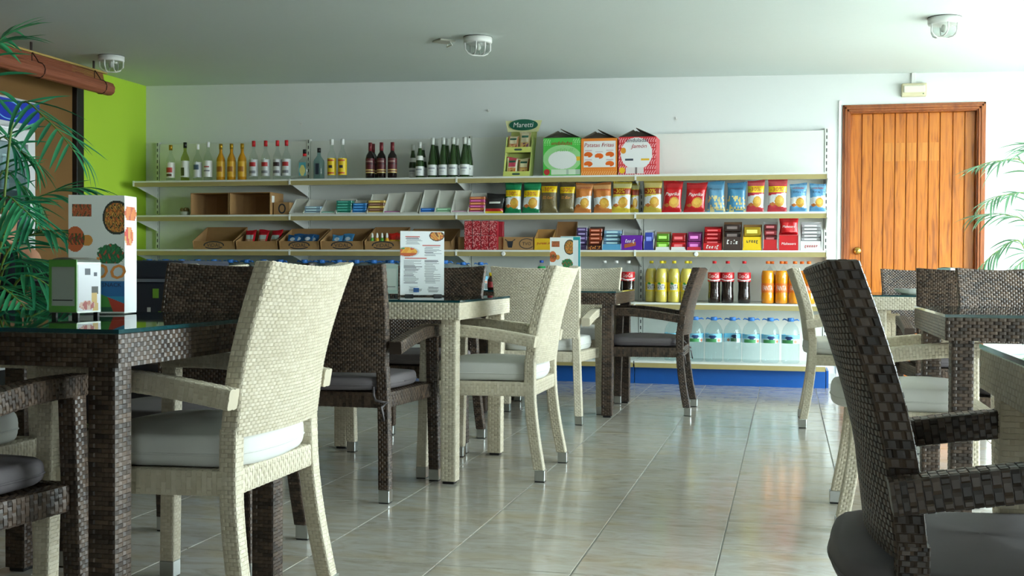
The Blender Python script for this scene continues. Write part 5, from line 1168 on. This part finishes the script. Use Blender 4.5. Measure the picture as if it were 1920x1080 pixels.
for sx in (-.4, .4):
    for yy in (.06, .44): obj('foot', MB().lathe([(.025, 0), (.025, .042)], 12), BLACK_P, fz_, loc=(sx, yy, 0))

# person sitting behind the palm
chair('dark armchair of the person sitting behind the left palm', 1, -4.66, 6.22, '-Y')
def skinned(name, verts, edges, radii, mat, parent, lev=2, root=0):
    me = bpy.data.meshes.new(name); bm = bmesh.new(); sl = bm.verts.layers.skin.verify(); vs = [bm.verts.new(v) for v in verts]
    for e in edges: bm.edges.new((vs[e[0]], vs[e[1]]))
    for i, r_ in enumerate(radii): vs[i][sl].radius = (r_, r_) if not isinstance(r_, tuple) else r_
    vs[root][sl].use_root = True
    bm.to_mesh(me); bm.free(); me.materials.append(mat); o = bpy.data.objects.new(name, me); COL.objects.link(o); o.parent = parent
    o.modifiers.new('skin', 'SKIN').use_smooth_shade = True; s = o.modifiers.new('sub', 'SUBSURF'); s.levels = lev; s.render_levels = lev
    return o
pr = thing('person', 'person in navy sleeveless top sitting behind the left palm, one bare shoulder showing', 'person', (-4.66, 6.22, 0), PI)
V = [(0, -.06, .56), (0, -.08, .70), (0, -.09, .86), (0, -.09, .95), (0, -.08, 1.02), (0, -.06, 1.09), (0, -.05, 1.17), (0, -.05, 1.24)]; E_ = [(i, i + 1) for i in range(7)]; R_ = [(.15, .12), (.13, .105), (.145, .11), (.12, .085), .052, .062, .088, .07]
for s in (-1, 1):
    k = len(V); V += [(s * .17, -.09, .945), (s * .215, -.06, .80), (s * .225, .02, .69), (s * .22, .14, .665), (s * .215, .25, .66), (s * .213, .30, .655)]; E_ += [(3, k)] + [(k + i, k + i + 1) for i in range(5)]; R_ += [.056, .045, .038, .034, .026, .03]
    h = k + 5
    for j, (dx, ln) in enumerate(((-.026, .055), (-.009, .07), (.008, .066), (.024, .05))):
        q = len(V); V += [(s * .213 + dx, .335, .653), (s * .213 + dx, .335 + ln * .6, .648), (s * .213 + dx, .335 + ln, .635)]; E_ += [(h, q), (q, q + 1), (q + 1, q + 2)]; R_ += [.0095, .0085, .007]
    q = len(V); V += [(s * .213 - s * .04, .315, .65), (s * .213 - s * .055, .345, .645)]; E_ += [(h - 1, q), (q, q + 1)]; R_ += [.011, .009]
    k = len(V); V += [(s * .10, .0, .545), (s * .13, .22, .56), (s * .13, .38, .545), (s * .13, .40, .32), (s * .13, .38, .10), (s * .13, .40, .045), (s * .135, .52, .035)]; E_ += [(0, k)] + [(k + i, k + i + 1) for i in range(6)]; R_ += [.09, .078, .062, .052, .036, .036, .03]
SKIN = pm((196, 142, 112), .55, noise=.05, name='skin')
skinned('body', V, E_, R_, SKIN, pr)
skinned('top', [(0, -.06, .55), (0, -.08, .70), (0, -.09, .86), (0, -.09, .955), (.10, -.09, .975), (-.10, -.09, .975)], [(0, 1), (1, 2), (2, 3), (3, 4), (3, 5)], [(.165, .13), (.145, .118), (.16, .122), (.13, .095), .062, .062], pm((24, 28, 44), .85, noise=.1), pr)
skinned('trousers', [(0, -.05, .55), (.10, .0, .548), (.13, .22, .562), (.13, .385, .545), (.13, .405, .32), (.13, .385, .13), (-.10, .0, .548), (-.13, .22, .562), (-.13, .385, .545), (-.13, .405, .32), (-.13, .385, .13)], [(0, 1), (1, 2), (2, 3), (3, 4), (4, 5), (0, 6), (6, 7), (7, 8), (8, 9), (9, 10)], [.135, .1, .088, .073, .064, .052, .1, .088, .073, .064, .052], pm((40, 44, 58), .85), pr)
skinned('hair', [(0, -.075, 1.13), (0, -.085, 1.2), (0, -.06, 1.265), (0, -.01, 1.275)], [(0, 1), (1, 2), (2, 3)], [.06, .088, .075, .05], pm((46, 32, 24), .7, noise=.3, scale=60), pr)
fc = MB()
for s in (-1, 1):
    obj('eye', MB().lathe([(0, -.011), (.008, -.008), (.011, 0), (.008, .008), (0, .011)], 12, caps=False), pm((220, 218, 214), .3), pr, loc=(s * .032, .033, 1.185)); obj('ear', MB().lathe([(0, -.03), (.012, -.02), (.014, 0), (.012, .022), (0, .03)], 10, caps=False), SKIN, pr, loc=(s * .086, -.05, 1.175))
obj('nose', MB().hexa([(-.014, .03, 1.145), (.014, .03, 1.145), (.01, .062, 1.15), (-.01, .062, 1.15), (-.006, .025, 1.19), (.006, .025, 1.19), (.004, .038, 1.19), (-.004, .038, 1.19)]), SKIN, pr, bevel=.004); obj('mouth', MB().box(-.024, .024, .022, .036, 1.118, 1.128), pm((150, 80, 74), .5), pr, bevel=.003)

# ------------------------------------------------------------------ palms
def leaf_mat(name, a, b_):
    m = bpy.data.materials.new(name); m.use_nodes = True; nt = m.node_tree; b = nt.nodes['Principled BSDF']; oi = nt.nodes.new('ShaderNodeObjectInfo'); r = nt.nodes.new('ShaderNodeValToRGB'); r.color_ramp.elements[0].color = (*lin(a), 1); r.color_ramp.elements[1].color = (*lin(b_), 1)
    nt.links.new(oi.outputs['Random'], r.inputs[0]); nt.links.new(r.outputs[0], b.inputs['Base Color']); b.inputs['Roughness'].default_value = .38
    tr = nt.nodes.new('ShaderNodeBsdfTranslucent'); nt.links.new(r.outputs[0], tr.inputs[0]); mx = nt.nodes.new('ShaderNodeMixShader'); mx.inputs[0].default_value = .3
    out = nt.nodes['Material Output']; nt.links.new(b.outputs[0], mx.inputs[1]); nt.links.new(tr.outputs[0], mx.inputs[2]); nt.links.new(mx.outputs[0], out.inputs[0]); return m
LEAF_A = leaf_mat('palm_leaf', (22, 112, 80), (70, 168, 112)); LEAF_B = leaf_mat('lit_palm_leaf', (60, 120, 84), (130, 176, 140)); RACH = pm((112, 140, 58), .5, name='palm_stalk')  # right palm's leaf colour lightened to stand for the bright light there
leafm = []
for k in range(4):
    mb = MB(); n = 8; dr_ = (.10, .22, .36, .5)[k]
    for i in range(n + 1):
        t = i / n; w_ = .5 * math.sin(PI * min(1, .12 + .88 * t)) ** .8 * (1 if t < .95 else .3) * 0.072 + .002; z = -dr_ * t * t; y = t * (1 - .15 * dr_ * t)
        mb.v += [(-w_, y, z + w_ * .5), (0, y, z), (w_, y, z + w_ * .5)]
    for i in range(n):
        a = 3 * i; mb.f += [(a, a + 1, a + 4, a + 3), (a + 1, a + 2, a + 5, a + 4)]; mb.c += [None, None]; mb.sm += [True, True]
    leafm.append(mb.mesh('leaflet'))
def palm(name, label, base, fronds, leaf, potc, seed, ll, npair, pot_h=.32, pot_r=.17, ratio=1.0):
    rnd = random.Random(seed); t = thing(name, label, 'palm', base)
    obj('pot', MB().lathe([(pot_r * .7, 0), (pot_r * .74, .01), (pot_r, pot_h - .03), (pot_r * 1.08, pot_h - .03), (pot_r * 1.08, pot_h), (pot_r * .95, pot_h), (pot_r * .93, pot_h - .04)], 28), pm(potc, .6), t)
    obj('soil', MB().lathe([(0, pot_h - .045), (pot_r * .93, pot_h - .045)], 24, caps=False), pm((52, 38, 28), .95, noise=.4, scale=60, bump=.6), t)
    B = Vector(base)
    for (m_, e_) in fronds:
        s0 = Vector((rnd.uniform(-.05, .05), rnd.uniform(-.05, .05), pot_h - .05)); m0, e0 = Vector(m_) - B, Vector(e_) - B
        c1 = s0.lerp(m0, .55) + Vector((0, 0, .12)); pts = []
        P = [s0, s0.lerp(m0, .5) * 1 + Vector((0, 0, .06)), m0, m0.lerp(e0, .55) + Vector((0, 0, .35 * (m0 - e0).length * .35)), e0]
        NS = 22
        for i in range(NS + 1): pts.append(pw(P, i / NS))
        fr = obj('frond', MB().tube(pts, [.008 - .006 * i / NS for i in range(NS + 1)], 6), RACH, t)
        L = sum((pts[i + 1] - pts[i]).length for i in range(NS))
        for i in range(npair):
            tt = .40 + .60 * (i + .5) / npair; p = pw(P, tt); d = (pw(P, min(1, tt + .02)) - pw(P, tt - .02)).normalized()
            side = d.cross(VZ)
            side = side.normalized() if side.length > .05 else VX; nrm = side.cross(d).normalized()
            for s in (-1, 1):
                q = i / npair; ln = ll * (.55 + .45 * math.sin(PI * (.15 + .8 * q))) * rnd.uniform(.85, 1.1)
                fwd = .55 + .55 * q; dirv = (d * fwd + side * s * 1.0 + VZ * rnd.uniform(-.25, .12)).normalized()
                if i == npair - 1 and s == 1: dirv = d
                nz = (nrm * .9 + VZ * .4 - dirv * dirv.dot(nrm)).normalized(); xx = dirv.cross(nz).normalized(); nz = xx.cross(dirv)
                o = link('leaflet', leafm[rnd.randrange(4)], leaf, fr, objmat=True)
                o.matrix_local = Matrix(((xx.x * ln, dirv.x * ln, nz.x * ln, p.x), (xx.y * ln, dirv.y * ln, nz.y * ln, p.y), (xx.z * ln, dirv.z * ln, nz.z * ln, p.z), (0, 0, 0, 1)))
    return t
pY = 4.62
def A(px, py, dy=0): return tuple(aty(px, py, pY + dy))
base = tuple(aty(-40, 640, pY).xy) + (0,)
palm('potted_palm', 'large green palm with arching fronds at the left edge', base, [
    (A(30, 205), A(140, 285, -.1)), (A(20, 410), A(158, 352, .15)), (A(15, 470, -.1), A(126, 436, -.1)), (A(40, 520, -.15), A(150, 590, -.1)), (A(-30, 130, .1), A(18, 60, .2)),
    (A(0, 330, .2), A(66, 372, .3)), (A(-10, 540, -.25), A(70, 610, -.3)), (A(-90, 260, .1), A(-190, 330, 0)), (A(-80, 420, .2), A(-200, 500, .3)), (A(-20, 450, .3), A(60, 500, .5)), (A(10, 500, 0), A(110, 500, .1)), (A(0, 570, -.1), A(90, 560, 0)), (A(5, 380, -.15), A(70, 420, -.2)), (A(-5, 270, .2), A(60, 300, .3)), (A(20, 590, .1), A(120, 640, .1))], LEAF_A, (120, 84, 60), 5, .27, 12)
pY = 8.75
base = tuple(aty(1968, 640, pY).xy) + (0,)
palm('potted_palm', 'palm fronds coloured paler for bright light at the right edge beside the wooden door', base, [
    (A(1925, 315), A(1832, 312, -.1)), (A(1935, 375, -.2), A(1856, 375, -.3)), (A(1930, 425, .1), A(1836, 403, .15)), (A(1915, 455, -.1), A(1838, 500, -.1)), (A(1940, 480, .1), A(1890, 520, .2)),
    (A(1985, 330,-.2), A(2000, 380,-.5)), (A(1990, 280, -.1), A(1995, 240, -.3)), (A(1975, 300, -.3), A(1930, 270, -.4))], LEAF_B, (150, 96, 66), 9, .26, 12)
